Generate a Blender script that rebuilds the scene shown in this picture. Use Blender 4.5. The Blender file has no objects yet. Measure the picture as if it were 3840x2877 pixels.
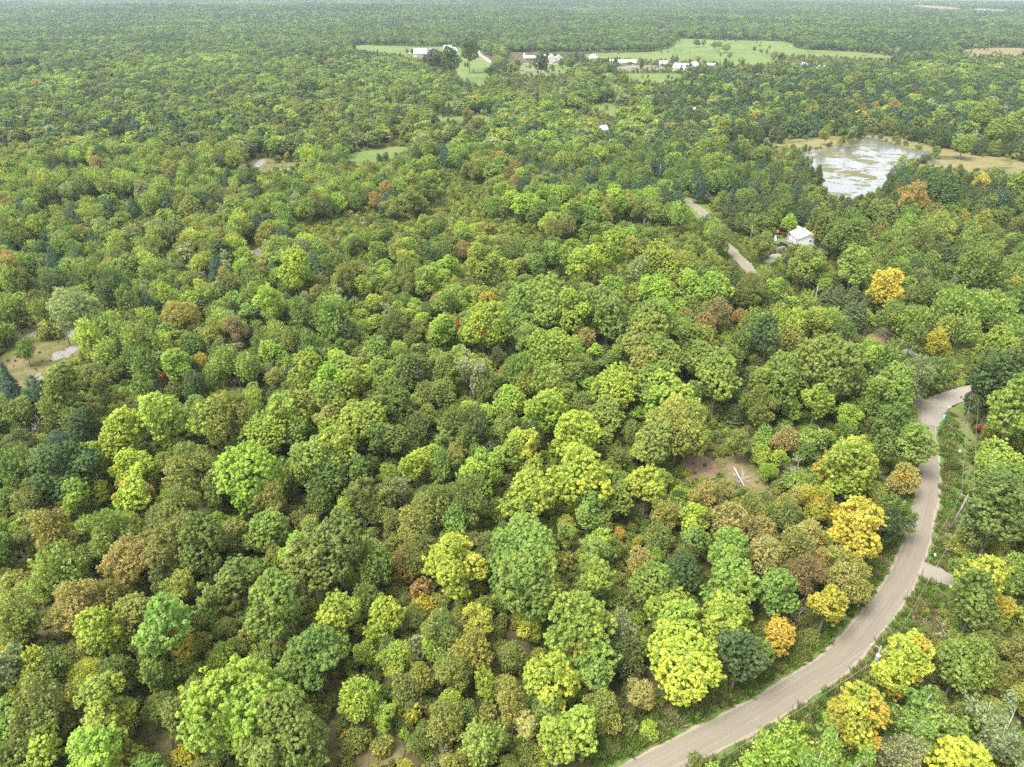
import bpy, math, random
import numpy as np
from mathutils import Vector, Matrix

R = math.radians
random.seed(7)
rng = np.random.default_rng(7)
scene = bpy.context.scene
COL = scene.collection

# ------------------------------------------------------------------ camera, sky, sun, exposure
CAM_H = 95.0
PITCH = R(29.4)                       # below the horizon
F_PX = 2662.0                         # focal length in pixels of the 3840 x 2877 photograph
cam_d = bpy.data.cameras.new('camera')
cam_d.sensor_fit = 'HORIZONTAL'
cam_d.sensor_width = 36.0
cam_d.lens = 36.0 * F_PX / 3840.0
cam_d.clip_start = 1.0
cam_d.clip_end = 30000.0
cam = bpy.data.objects.new('camera', cam_d)
cam.location = (0, 0, CAM_H)
cam.rotation_euler = (math.pi / 2 - PITCH, 0, 0)
COL.objects.link(cam)
scene.camera = cam

SUN_EL, SUN_AZ = R(62), R(236)        # azimuth clockwise from north (+Y)
world = bpy.data.worlds.new('World')
scene.world = world
world.use_nodes = True
nt = world.node_tree
nt.nodes.clear()
sky = nt.nodes.new('ShaderNodeTexSky')
sky.sky_type = 'NISHITA'
sky.sun_disc = False
sky.sun_elevation = SUN_EL
sky.sun_rotation = SUN_AZ
sky.air_density = 1.0
sky.dust_density = 3.0
hs = nt.nodes.new('ShaderNodeHueSaturation')
hs.inputs['Saturation'].default_value = 0.22     # thin overcast: nearly white sky
bg = nt.nodes.new('ShaderNodeBackground')
bg.inputs['Strength'].default_value = 0.15
wo = nt.nodes.new('ShaderNodeOutputWorld')
nt.links.new(sky.outputs[0], hs.inputs['Color'])
nt.links.new(hs.outputs[0], bg.inputs['Color'])
nt.links.new(bg.outputs[0], wo.inputs['Surface'])

sun_d = bpy.data.lights.new('sun', 'SUN')
sun_d.energy = 1.5
sun_d.angle = R(24)
sun_d.color = (1.0, 0.965, 0.9)
sun = bpy.data.objects.new('sun', sun_d)
sd = Vector((math.sin(SUN_AZ) * math.cos(SUN_EL), math.cos(SUN_AZ) * math.cos(SUN_EL), math.sin(SUN_EL)))
sun.rotation_euler = (-sd).to_track_quat('-Z', 'Y').to_euler()
sun.location = (0, 0, 300)
COL.objects.link(sun)

vs = scene.view_settings
vs.view_transform = 'Standard'
vs.look = 'None'
vs.exposure = 1.9
vs.gamma = 1.0
vs.use_curve_mapping = False
cy = scene.cycles
cy.max_bounces = 6
cy.diffuse_bounces = 4
cy.glossy_bounces = 2
cy.transmission_bounces = 3
cy.transparent_max_bounces = 4
cy.volume_bounces = 1
cy.use_adaptive_sampling = False
cy.use_denoising = False

# ------------------------------------------------------------------ photo pixel -> direction -> place
CP, SP = math.cos(PITCH), math.sin(PITCH)


def ray(px, py):
    u = (px - 1920.0) / F_PX
    v = (py - 1438.5) / F_PX
    return np.array([u, CP - v * SP, -SP - v * CP])


def gnd(px, py, z=0.0):
    """where the ray through this photo pixel meets the height z"""
    d = ray(px, py)
    t = (z - CAM_H) / min(d[2], -0.008)
    return np.array([d[0] * t, d[1] * t])


def project(x, y, z):
    dz = z - CAM_H
    depth = y * CP - dz * SP
    v = -(y * SP + dz * CP)
    return 1920.0 + F_PX * x / depth, 1438.5 + F_PX * v / depth, depth


def terrain(x, y):
    """flat where the farms and roads lie, low rolling ridges far off"""
    r = np.hypot(x, y)
    k = np.clip((r - 1900.0) / 1500.0, 0, 1)
    k = k * k * (3 - 2 * k)
    k = k * np.where(np.asarray(y) > 0, np.clip((0.45 - x / np.maximum(np.abs(y), 1.0)) / 0.2, 0, 1), 1.0)
    h = (7 * np.sin(y / 310.0 + x / 900.0) + 6 * np.sin(x / 420.0 - y / 700.0 + 1.3) + 4 * np.sin((x + y) / 190.0)
         + 5 * np.sin(y / 160.0 - x / 1500.0 + 2.0))
    return k * (h + 6.0)


# ------------------------------------------------------------------ tags and object helpers
def tag(o, label=None, cat=None, group=None, kind=None):
    if label: o['label'] = label
    if cat: o['category'] = cat
    if group: o['group'] = group
    if kind: o['kind'] = kind
    return o


def link(o, parent=None):
    COL.objects.link(o)
    if parent is not None:
        o.parent = parent
    return o


def empty(name, loc=(0, 0, 0), rz=0.0):
    o = bpy.data.objects.new(name, None)
    o.empty_display_size = 0.5
    o.location = loc
    o.rotation_euler = (0, 0, rz)
    COL.objects.link(o)
    return o


def mesh_np(name, verts, faces, attr=None):
    """verts (n,3), faces list/array of quads or tris (same length) or a python list"""
    me = bpy.data.meshes.new(name)
    if isinstance(faces, np.ndarray):
        n, k = faces.shape
        me.vertices.add(len(verts))
        me.vertices.foreach_set('co', np.asarray(verts, dtype=np.float32).ravel())
        me.loops.add(n * k)
        me.loops.foreach_set('vertex_index', faces.astype(np.int32).ravel())
        me.polygons.add(n)
        me.polygons.foreach_set('loop_start', np.arange(0, n * k, k, dtype=np.int32))
        me.polygons.foreach_set('loop_total', np.full(n, k, dtype=np.int32))
    else:
        me.from_pydata([tuple(map(float, v)) for v in verts], [], faces)
    if attr is not None:
        a = me.attributes.new('tone', 'FLOAT_VECTOR', 'FACE')
        a.data.foreach_set('vector', np.asarray(attr, dtype=np.float32).ravel())
    me.update(calc_edges=True)
    return me


class MB:
    """collects simple solids into one mesh"""

    def __init__(self):
        self.v, self.f = [], []

    def add(self, vs_, fs_):
        n = len(self.v)
        self.v += [tuple(p) for p in vs_]
        self.f += [tuple(i + n for i in f) for f in fs_]
        return self

    def box(self, x0, x1, y0, y1, z0, z1):
        v = [(x0, y0, z0), (x1, y0, z0), (x1, y1, z0), (x0, y1, z0), (x0, y0, z1), (x1, y0, z1), (x1, y1, z1), (x0, y1, z1)]
        return self.add(v, [(0, 3, 2, 1), (4, 5, 6, 7), (0, 1, 5, 4), (1, 2, 6, 5), (2, 3, 7, 6), (3, 0, 4, 7)])

    def prism(self, pts, d):
        """polygon pts (3d) swept along vector d"""
        n = len(pts)
        a = [Vector(p) for p in pts]
        b = [p + Vector(d) for p in a]
        return self.add(a + b, [tuple(range(n))[::-1], tuple(range(n, 2 * n))] + [(i, (i + 1) % n, n + (i + 1) % n, n + i) for i in range(n)])

    def tube(self, pts, rad, n=6, cap=True):
        pts = [Vector(p) for p in pts]
        if not hasattr(rad, '__len__'):
            rad = [rad] * len(pts)
        base = len(self.v)
        up0 = Vector((0.31, 0.17, 0.93))
        for i, p in enumerate(pts):
            t = (pts[min(i + 1, len(pts) - 1)] - pts[max(i - 1, 0)])
            t = t.normalized() if t.length > 1e-6 else Vector((0, 0, 1))
            a = t.cross(up0)
            if a.length < 0.05: a = t.cross(Vector((1, 0, 0)))
            a.normalize()
            b = t.cross(a)
            for k in range(n):
                w = 2 * math.pi * k / n
                self.v.append(tuple(p + (a * math.cos(w) + b * math.sin(w)) * rad[i]))
        for i in range(len(pts) - 1):
            for k in range(n):
                k2 = (k + 1) % n
                self.f.append((base + i * n + k, base + i * n + k2, base + (i + 1) * n + k2, base + (i + 1) * n + k))
        if cap:
            self.f.append(tuple(base + k for k in range(n))[::-1])
            self.f.append(tuple(base + (len(pts) - 1) * n + k for k in range(n)))
        return self

    def lathe(self, prof, n=12, cx=0, cy_=0):
        base = len(self.v)
        for r_, z in prof:
            for k in range(n):
                w = 2 * math.pi * k / n
                self.v.append((cx + r_ * math.cos(w), cy_ + r_ * math.sin(w), z))
        for i in range(len(prof) - 1):
            for k in range(n):
                k2 = (k + 1) % n
                self.f.append((base + i * n + k, base + i * n + k2, base + (i + 1) * n + k2, base + (i + 1) * n + k))
        self.f.append(tuple(base + k for k in range(n))[::-1])
        self.f.append(tuple(base + (len(prof) - 1) * n + k for k in range(n)))
        return self

    def mesh(self, name, mat, smooth=False):
        me = bpy.data.meshes.new(name)
        me.from_pydata(self.v, [], self.f)
        if smooth:
            me.polygons.foreach_set('use_smooth', [True] * len(me.polygons))
        if mat: me.materials.append(mat)
        me.update()
        return me

    def build(self, name, mat, parent=None, smooth=False):
        return link(bpy.data.objects.new(name, self.mesh(name, mat, smooth)), parent)


# ------------------------------------------------------------------ materials
def new_mat(name):
    m = bpy.data.materials.new(name)
    m.use_nodes = True
    t = m.node_tree
    t.nodes.clear()
    return m, t, t.nodes, t.links


def N(nodes, kind, **kw):
    n = nodes.new('ShaderNode' + kind)
    for k, v in kw.items():
        setattr(n, k, v)
    return n


def mixc(nodes, links, fac, a, b, blend='MIX'):
    m = nodes.new('ShaderNodeMix')
    m.data_type = 'RGBA'
    m.blend_type = blend
    for sock, val in ((0, fac), (6, a), (7, b)):
        if hasattr(val, 'is_linked'):
            links.new(val, m.inputs[sock])
        elif isinstance(val, tuple):
            m.inputs[sock].default_value = val if len(val) == 4 else val + (1,)
        else:
            m.inputs[sock].default_value = val
    return m.outputs[2]


def math_n(nodes, links, op, a, b=0.0, clamp=False):
    m = nodes.new('ShaderNodeMath')
    m.operation = op
    m.use_clamp = clamp
    for i, val in enumerate((a, b)):
        if hasattr(val, 'is_linked'): links.new(val, m.inputs[i])
        else: m.inputs[i].default_value = val
    return m.outputs[0]


def noise(nodes, links, scale, detail=4, rough=0.55, vec=None, dist=0.0):
    n = nodes.new('ShaderNodeTexNoise')
    n.inputs['Scale'].default_value = scale
    n.inputs['Detail'].default_value = detail
    n.inputs['Roughness'].default_value = rough
    n.inputs['Distortion'].default_value = dist
    if vec is not None: links.new(vec, n.inputs['Vector'])
    return n.outputs['Fac']


def ramp(nodes, links, fac, stops):
    r_ = nodes.new('ShaderNodeValToRGB')
    el = r_.color_ramp.elements
    while len(el) < len(stops): el.new(0.5)
    for e, (p, c) in zip(el, stops):
        e.position = p
        e.color = c if len(c) == 4 else tuple(c) + (1,)
    links.new(fac, r_.inputs[0])
    return r_.outputs[0]


def out(nodes, links, shader):
    o = nodes.new('ShaderNodeOutputMaterial')
    links.new(shader, o.inputs['Surface'])


def principled(nodes, links, col, rough=0.8, bump=None, bump_s=0.3, bump_d=0.05, metal=0.0, spec=0.3):
    p = nodes.new('ShaderNodeBsdfPrincipled')
    if hasattr(col, 'is_linked'): links.new(col, p.inputs['Base Color'])
    else: p.inputs['Base Color'].default_value = tuple(col) + (1,)
    if hasattr(rough, 'is_linked'): links.new(rough, p.inputs['Roughness'])
    else: p.inputs['Roughness'].default_value = rough
    p.inputs['Metallic'].default_value = metal
    p.inputs['Specular IOR Level'].default_value = spec
    if bump is not None:
        b = nodes.new('ShaderNodeBump')
        b.inputs['Strength'].default_value = bump_s
        b.inputs['Distance'].default_value = bump_d
        links.new(bump, b.inputs['Height'])
        links.new(b.outputs[0], p.inputs['Normal'])
    return p.outputs[0]


def foliage_mat(name, source, transl=0.40, var=1.0):
    m, t, n, l = new_mat(name)
    if source == 'object':
        oi = N(n, 'ObjectInfo')
        col, alpha, rnd = oi.outputs['Color'], oi.outputs['Alpha'], oi.outputs['Random']
    else:
        at = N(n, 'Attribute', attribute_type='INSTANCER', attribute_name='tint')
        col, alpha = at.outputs['Color'], at.outputs['Alpha']
        rnd = N(n, 'ObjectInfo').outputs['Random']
    tone = N(n, 'Attribute', attribute_type='GEOMETRY', attribute_name='tone')
    sep = N(n, 'SeparateXYZ')
    l.new(tone.outputs['Vector'], sep.inputs[0])
    clump, lobe, leaf = sep.outputs[0], sep.outputs[1], sep.outputs[2]
    # clump to clump colour: some yellower and paler, some greener
    h = N(n, 'HueSaturation')
    l.new(col, h.inputs['Color'])
    hu = math_n(n, l, 'MULTIPLY_ADD', clump, -0.018)
    hu.node.inputs[2].default_value = 0.520
    l.new(math_n(n, l, 'ADD', hu, math_n(n, l, 'MULTIPLY', lobe, -0.024)), h.inputs['Hue'])
    v = math_n(n, l, 'MULTIPLY_ADD', clump, 0.42 * var)
    v.node.inputs[2].default_value = 0.68 + 0.34 * (1 - var)
    v2 = math_n(n, l, 'MULTIPLY_ADD', leaf, 0.26 * var)
    v2.node.inputs[2].default_value = 0.0
    v3 = math_n(n, l, 'MULTIPLY_ADD', lobe, 0.22)
    v3.node.inputs[2].default_value = -0.11
    l.new(math_n(n, l, 'ADD', math_n(n, l, 'ADD', v, v2), v3), h.inputs['Value'])
    # autumn branches: lobes whose number is under the tree's autumn share
    lob = math_n(n, l, 'FRACT', math_n(n, l, 'ADD', lobe, math_n(n, l, 'MULTIPLY', rnd, 7.31)))
    aut = math_n(n, l, 'LESS_THAN', lob, alpha)
    jit = math_n(n, l, 'GREATER_THAN', math_n(n, l, 'ADD', clump, leaf), 0.55)
    aut = math_n(n, l, 'MULTIPLY', aut, jit)
    acol = ramp(n, l, clump, [(0.0, (0.46, 0.27, 0.055)), (0.5, (0.47, 0.34, 0.045)), (1.0, (0.43, 0.37, 0.045))])
    c = mixc(n, l, aut, h.outputs[0], acol)
    d = N(n, 'BsdfDiffuse')
    tr = N(n, 'BsdfTranslucent')
    l.new(c, d.inputs['Color'])
    tc = mixc(n, l, 1.0, c, (1.25, 1.15, 0.55), 'MULTIPLY')
    l.new(tc, tr.inputs['Color'])
    mx = N(n, 'MixShader')
    mx.inputs[0].default_value = transl
    l.new(d.outputs[0], mx.inputs[1])
    l.new(tr.outputs[0], mx.inputs[2])
    g = N(n, 'BsdfGlossy')
    g.inputs['Roughness'].default_value = 0.5
    g.inputs['Color'].default_value = (0.9, 0.95, 1, 1)
    mx2 = N(n, 'MixShader')
    mx2.inputs[0].default_value = 0.014
    l.new(mx.outputs[0], mx2.inputs[1])
    l.new(g.outputs[0], mx2.inputs[2])
    out(n, l, mx2.outputs[0])
    return m


M_LEAF = foliage_mat('foliage', 'object')
M_LEAF_I = foliage_mat('foliage_wood', 'instance')
M_LEAF_FAR = foliage_mat('foliage_far', 'instance', 0.40, 0.4)


def bark_mat(name, c1, c2, scale=3.0):
    m, t, n, l = new_mat(name)
    tc = N(n, 'TexCoord')
    mp = N(n, 'Mapping')
    mp.inputs['Scale'].default_value = (1, 1, 0.25)
    l.new(tc.outputs['Object'], mp.inputs['Vector'])
    f = noise(n, l, scale, 5, 0.65, mp.outputs[0])
    c = ramp(n, l, f, [(0.3, c1), (0.7, c2)])
    out(n, l, principled(n, l, c, 0.9, f, 0.5, 0.03))
    return m


M_BARK = bark_mat('bark_grey', (0.07, 0.058, 0.045), (0.22, 0.19, 0.15))
M_BARK_PALE = bark_mat('bark_pale', (0.22, 0.2, 0.17), (0.5, 0.47, 0.42))
M_DEAD = bark_mat('dead_wood', (0.26, 0.24, 0.21), (0.52, 0.49, 0.45))


def ground_mat(name, stops, s1, s2, bump_s=0.6, bump_d=0.2, spec=0.1):
    m, t, n, l = new_mat(name)
    geo = N(n, 'NewGeometry')
    f1 = noise(n, l, s1, 6, 0.6, geo.outputs['Position'])
    f2 = noise(n, l, s2, 6, 0.7, geo.outputs['Position'])
    f = math_n(n, l, 'ADD', math_n(n, l, 'MULTIPLY', f1, 0.62), math_n(n, l, 'MULTIPLY', f2, 0.38))
    c = ramp(n, l, f, stops)
    out(n, l, principled(n, l, c, 0.95, f2, bump_s, bump_d, spec=spec))
    return m


M_FLOOR = ground_mat('forest_floor', [(0.36, (0.030, 0.030, 0.012)), (0.46, (0.055, 0.060, 0.018)), (0.55, (0.085, 0.062, 0.035)), (0.66, (0.05, 0.075, 0.018))], 0.09, 1.3)
M_MEADOW = ground_mat('meadow', [(0.36, (0.066, 0.103, 0.025)), (0.5, (0.091, 0.130, 0.034)), (0.58, (0.119, 0.139, 0.048)), (0.7, (0.134, 0.121, 0.058))], 0.02, 0.35, 0.4)
M_SCRUB = ground_mat('rough_grass', [(0.34, (0.048, 0.060, 0.018)), (0.45, (0.080, 0.088, 0.028)), (0.54, (0.136, 0.112, 0.052)), (0.68, (0.184, 0.144, 0.088))], 0.11, 0.9, 0.8)
M_STRAW = ground_mat('dry_field', [(0.38, (0.106, 0.095, 0.043)), (0.52, (0.151, 0.123, 0.062)), (0.66, (0.123, 0.123, 0.045))], 0.015, 0.3, 0.4)
M_VERGE = ground_mat('verge_grass', [(0.36, (0.063, 0.117, 0.027)), (0.48, (0.095, 0.149, 0.034)), (0.56, (0.135, 0.140, 0.054)), (0.68, (0.180, 0.149, 0.090))], 0.13, 1.6, 0.9)
M_DIRT = ground_mat('red_dirt', [(0.36, (0.143, 0.083, 0.053)), (0.5, (0.203, 0.135, 0.090)), (0.64, (0.120, 0.112, 0.045))], 0.2, 1.5, 0.8)
M_YARD = ground_mat('farmyard', [(0.36, (0.064, 0.076, 0.030)), (0.48, (0.111, 0.106, 0.064)), (0.6, (0.187, 0.174, 0.145))], 0.06, 0.4, 0.6)


def gravel_mat(name, base, uv_tracks=True):
    m, t, n, l = new_mat(name)
    geo = N(n, 'NewGeometry')
    fine = noise(n, l, 9.0, 4, 0.75, geo.outputs['Position'])
    mid = noise(n, l, 0.35, 5, 0.6, geo.outputs['Position'])
    c = ramp(n, l, fine, [(0.25, tuple(0.8 * b for b in base)), (0.75, tuple(1.16 * b for b in base))])
    c = mixc(n, l, math_n(n, l, 'MULTIPLY', mid, 0.5), c, tuple(0.74 * b for b in base))
    if uv_tracks:
        uv = N(n, 'UVMap')
        sep = N(n, 'SeparateXYZ')
        l.new(uv.outputs[0], sep.inputs[0])
        # u across 0..1, v along in metres: long streaks left by wheels and the grader
        cmb = N(n, 'CombineXYZ')
        l.new(math_n(n, l, 'MULTIPLY', sep.outputs[0], 26.0), cmb.inputs[0])
        l.new(math_n(n, l, 'MULTIPLY', sep.outputs[1], 0.045), cmb.inputs[1])
        st = noise(n, l, 1.0, 3, 0.6, cmb.outputs[0])
        c = mixc(n, l, ramp(n, l, st, [(0.42, (0, 0, 0)), (0.66, (0.85, 0.85, 0.85))]), c, tuple(0.74 * b for b in base))
        w = math_n(n, l, 'SINE', math_n(n, l, 'MULTIPLY', sep.outputs[0], 4 * math.pi))
        w = math_n(n, l, 'MULTIPLY', math_n(n, l, 'MAXIMUM', w, 0.0), mid)
        c = mixc(n, l, math_n(n, l, 'MULTIPLY', w, 0.5, True), c, tuple(0.72 * b for b in base))
        edge = math_n(n, l, 'ABSOLUTE', math_n(n, l, 'SUBTRACT', sep.outputs[0], 0.5))
        ed = ramp(n, l, math_n(n, l, 'ADD', edge, math_n(n, l, 'MULTIPLY', math_n(n, l, 'SUBTRACT', mid, 0.5), 0.12)),
                  [(0.40, (0, 0, 0)), (0.455, (0.75, 0.75, 0.75)), (0.5, (0.5, 0.5, 0.5))])
        c = mixc(n, l, ed, c, tuple(min(0.8, 1.32 * b) for b in (base[0], base[1], base[2] * 1.05)))
    out(n, l, principled(n, l, c, 0.95, fine, 0.5, 0.03, spec=0.1))
    return m


M_ROAD = gravel_mat('gravel_road', (0.208, 0.181, 0.137))
M_DRIVE = gravel_mat('pale_gravel', (0.235, 0.212, 0.172), False)


def plain(name, col, rough=0.6, metal=0.0, var=0.12, scale=2.0, spec=0.3, bump=0.1):
    m, t, n, l = new_mat(name)
    tc = N(n, 'TexCoord')
    f = noise(n, l, scale, 6, 0.65, tc.outputs['Object'])
    c = ramp(n, l, f, [(0.3, tuple(x * (1 - var) for x in col)), (0.7, tuple(min(1, x * (1 + var)) for x in col))])
    out(n, l, principled(n, l, c, rough, f, bump, 0.02, metal, spec))
    return m


def ribbed(name, col, pitch, axis='X', rough=0.5, var=0.08, grime=0.0, metal=0.0):
    """standing seams or upright boards with weathering; only fine relief"""
    m, t, n, l = new_mat(name)
    tc = N(n, 'TexCoord')
    wv = N(n, 'TexWave', wave_type='BANDS', bands_direction=axis)
    wv.inputs['Scale'].default_value = 0.5 / pitch
    wv.inputs['Distortion'].default_value = 0.0
    l.new(tc.outputs['Object'], wv.inputs['Vector'])
    f = noise(n, l, 1.3, 6, 0.7, tc.outputs['Object'])
    c = ramp(n, l, f, [(0.3, tuple(x * (1 - var) for x in col)), (0.72, tuple(min(1, x * (1 + var)) for x in col))])
    if grime:
        c = mixc(n, l, math_n(n, l, 'MULTIPLY', ramp(n, l, noise(n, l, 0.5, 4, 0.6, tc.outputs['Object']), [(0.5, (0, 0, 0)), (0.75, (1, 1, 1))]), grime), c, (0.28, 0.22, 0.17))
    out(n, l, principled(n, l, c, rough, wv.outputs['Fac'], 0.5, 0.04, metal, 0.3))
    return m


M_WHITE = plain('white_siding', (0.62, 0.62, 0.61), 0.6, var=0.05)
M_ROOF_W = ribbed('pale_metal_roof', (0.74, 0.75, 0.76), 0.45, 'X', 0.42, 0.05, 0.1)
M_ROOF_G = plain('grey_shingle', (0.50, 0.50, 0.49), 0.85, var=0.12, scale=6)
M_ROOF_T = ribbed('turquoise_metal_roof', (0.55, 0.75, 0.74), 0.45, 'X', 0.45, 0.05)
M_ROOF_GR = ribbed('green_metal_roof', (0.32, 0.55, 0.42), 0.45, 'X', 0.45, 0.06)
M_BOARD = ribbed('weathered_boards', (0.23, 0.215, 0.2), 0.3, 'X', 0.9, 0.3)
M_STONE = plain('pale_footing', (0.42, 0.40, 0.37), 0.9, var=0.2, scale=3)
M_PANE = plain('dark_glass', (0.035, 0.045, 0.055), 0.08, var=0.2, spec=0.6, bump=0)
M_POLE = bark_mat('weathered_pole', (0.13, 0.115, 0.095), (0.30, 0.275, 0.24), 5)
M_METAL = plain('galvanised', (0.42, 0.43, 0.44), 0.4, 0.3, 0.06)
M_PORC = plain('porcelain', (0.40, 0.39, 0.37), 0.35)
M_WIRE = plain('aluminium_cable', (0.27, 0.27, 0.23), 0.6, 0.0)
M_RED = plain('red_paint', (0.36, 0.07, 0.045), 0.6)
M_BLUE = plain('blue_plastic', (0.10, 0.32, 0.62), 0.4)
M_SKYB = plain('pale_blue_plastic', (0.35, 0.60, 0.82), 0.4)
M_YELLOW = plain('yellow_plastic', (0.75, 0.58, 0.04), 0.4)
M_BLACK = plain('black_plastic', (0.02, 0.021, 0.024), 0.5)
M_CARBODY = plain('dark_car_paint', (0.02, 0.028, 0.045), 0.25, spec=0.6)
M_CARWHITE = plain('white_car_paint', (0.78, 0.78, 0.78), 0.25, spec=0.6)
M_TYRE = plain('rubber', (0.02, 0.02, 0.02), 0.85)
M_ROCK = None


def rock_mat():
    m, t, n, l = new_mat('granite_outcrop')
    geo = N(n, 'NewGeometry')
    f = noise(n, l, 0.5, 8, 0.68, geo.outputs['Position'])
    f2 = noise(n, l, 3.5, 6, 0.7, geo.outputs['Position'])
    c = ramp(n, l, f, [(0.33, (0.08, 0.085, 0.055)), (0.45, (0.17, 0.16, 0.14)), (0.58, (0.25, 0.23, 0.21)), (0.72, (0.14, 0.14, 0.09))])
    c = mixc(n, l, math_n(n, l, 'MULTIPLY', f2, 0.5), c, (0.12, 0.12, 0.10))
    out(n, l, principled(n, l, c, 0.9, f2, 0.7, 0.1))
    return m


M_ROCK = rock_mat()

# ------------------------------------------------------------------ the lie of the land
def build_ground():
    radii = np.concatenate([[2], np.geomspace(25, 9000, 84)])
    na = 144
    ang = np.linspace(0, 2 * math.pi, na, endpoint=False)
    X = radii[:, None] * np.cos(ang)[None]
    Y = radii[:, None] * np.sin(ang)[None]
    Z = terrain(X, Y)
    v = np.stack([X, Y, Z], -1).reshape(-1, 3)
    v = np.vstack([v, [[0, 0, 0]]])
    nr = len(radii)
    f = []
    for i in range(nr - 1):
        for k in range(na):
            k2 = (k + 1) % na
            f.append((i * na + k, (i + 1) * na + k, (i + 1) * na + k2, i * na + k2))
    f += [(nr * na, k, (k + 1) % na) for k in range(na)]
    me = mesh_np('ground', v, f)
    me.materials.append(M_FLOOR)
    me.polygons.foreach_set('use_smooth', [True] * len(me.polygons))
    o = link(bpy.data.objects.new('ground', me))
    tag(o, 'brown and green leaf littered forest floor under the trees', 'ground', kind='structure')


build_ground()


def zp(o, s, pts):
    """zoomed-view points -> photo pixels"""
    return [(o[0] + x / s, o[1] + y / s) for x, y in pts]


def smooth_poly(p, n=2, jit=0.0, seed=0):
    p = np.asarray(p, float)
    for _ in range(n):
        q = np.roll(p, -1, 0)
        p = np.stack([0.75 * p + 0.25 * q, 0.25 * p + 0.75 * q], 1).reshape(-1, 2)
    if jit:
        r_ = np.random.default_rng(seed)
        p = p + r_.normal(0, jit, p.shape)
    return p


POLYS = []          # clearings in ground metres where no tree may stand: (poly, margin kind)
SHEET_Z = [0.02]


def sheet(name, label, px, mat, jit=0.6, cat='field', keep_clear=True, smooth=2):
    p = np.array([gnd(*q) for q in px])
    size = np.sqrt(np.ptp(p[:, 0]) * np.ptp(p[:, 1]))
    p = smooth_poly(p, smooth, jit * min(1, size / 60), len(POLYS) + 3)
    SHEET_Z[0] += 0.008
    z = SHEET_Z[0]
    me = bpy.data.meshes.new(name)
    # signed area so that the face looks up
    a = np.sum(p[:, 0] * np.roll(p[:, 1], -1) - np.roll(p[:, 0], -1) * p[:, 1])
    if a < 0: p = p[::-1]
    me.from_pydata([(x, y, z) for x, y in p], [], [tuple(range(len(p)))])
    me.materials.append(mat)
    o = link(bpy.data.objects.new(name, me))
    tag(o, label, cat, kind='structure')
    if keep_clear: POLYS.append(p)
    return p


Z1 = ((1200, 80), 1.7015)
Z2 = ((2440, 0), 1.58)
Z3 = ((2400, 640), 1.536)
Z4 = ((2900, 1350), 1.745)
Z5 = ((2200, 2000), 1.349)
Z6 = ((1000, 2000), 1.7015)
Z7 = ((0, 1900), 1.696)
Z8 = ((0, 900), 1.657)
S2 = ((1200, 900), 1.506)
S6 = ((2050, 1600), 2.367)

sheet('meadow', 'green pasture round the far barn with the lean-to', zp(*Z1, [(205, 150), (320, 152), (600, 162), (900, 160), (985, 195), (1060, 240), (1115, 268), (1112, 330), (1100, 390), (1060, 425), (990, 432), (885, 402), (872, 350), (820, 310), (700, 262), (560, 240), (480, 225), (370, 208), (215, 198)]), M_MEADOW)
sheet('meadow', 'narrow green glade behind the hedge of trees', zp(*Z1, [(690, 598), (860, 606), (1000, 600), (1112, 602), (1112, 672), (1000, 660), (850, 655), (700, 650)]), M_MEADOW)
sheet('meadow', 'small green glade before the far pine stand', zp(*Z1, [(1680, 530), (1890, 518), (1935, 570), (1905, 640), (1820, 620), (1690, 562)]), M_MEADOW)
sheet('meadow', 'broad pale green pasture behind the big white-roofed barn', zp(*Z2, [(150, 228), (300, 232), (480, 240), (640, 240), (850, 250), (862, 292), (1050, 300), (1290, 312), (1480, 340), (1440, 365), (1100, 348), (780, 332), (760, 392), (430, 402), (330, 372), (-200, 365), (-420, 350), (-430, 318), (-100, 312), (100, 300)]), M_MEADOW)
sheet('meadow', 'bright green paddock in front of the big barn', [(2296, 277), (2440, 274), (2590, 276), (2560, 312), (2440, 320), (2320, 306)], M_MEADOW)
sheet('meadow', 'green strip of lawn before the roadside farmhouses', zp(*Z1, [(1190, 272), (1400, 268), (1640, 275), (1650, 320), (1480, 372), (1290, 362), (1195, 330)]), M_MEADOW)
sheet('meadow', 'pale grassy clearing inside the wood', [(1262, 606), (1340, 566), (1450, 552), (1545, 546), (1562, 572), (1430, 612), (1330, 634)], M_MEADOW)
sheet('meadow', 'tiny green clearing behind the maples', zp(*Z1, [(405, 412), (470, 410), (475, 458), (425, 455)]), M_MEADOW)
sheet('dry_field', 'straw coloured far field beside the wood', [(3590, 186), (3700, 180), (3860, 178), (3860, 214), (3700, 212), (3611, 216)], M_STRAW)
sheet('dry_field', 'thin strip of straw field near the far lake', [(3380, 18), (3560, 24), (3640, 40), (3500, 36)], M_STRAW)
sheet('farmyard', 'bare stony farmyard between the white sheds', [(2300, 246), (2400, 243), (2475, 246), (2540, 262), (2480, 270), (2300, 276)], M_YARD)
sheet('farmyard', 'stony ground in front of the farmhouses', zp(*Z1, [(1230, 292), (1300, 290), (1500, 292), (1480, 330), (1260, 325)]), M_YARD, keep_clear=False)
sheet('house_yard', 'mown lawn and bare earth round the white bungalow', [(2846, 905), (2895, 884), (2980, 862), (3100, 868), (3172, 884), (3195, 904), (3150, 950), (3070, 968), (2960, 962), (2860, 952)], M_VERGE)
sheet('rough_grass', 'weedy slope with bare rock below the mixed trees', zp(*Z8, [(60, 570), (210, 540), (330, 470), (610, 455), (590, 560), (520, 690), (490, 750), (360, 800), (290, 870), (190, 930), (20, 1010), (-60, 1060), (-60, 800), (40, 700)]), M_SCRUB)
sheet('rough_grass', 'rough grass round the weathered pale rocks', [(-60, 2225), (60, 2205), (110, 2212), (75, 2320), (0, 2430), (-60, 2440)], M_SCRUB)
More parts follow.
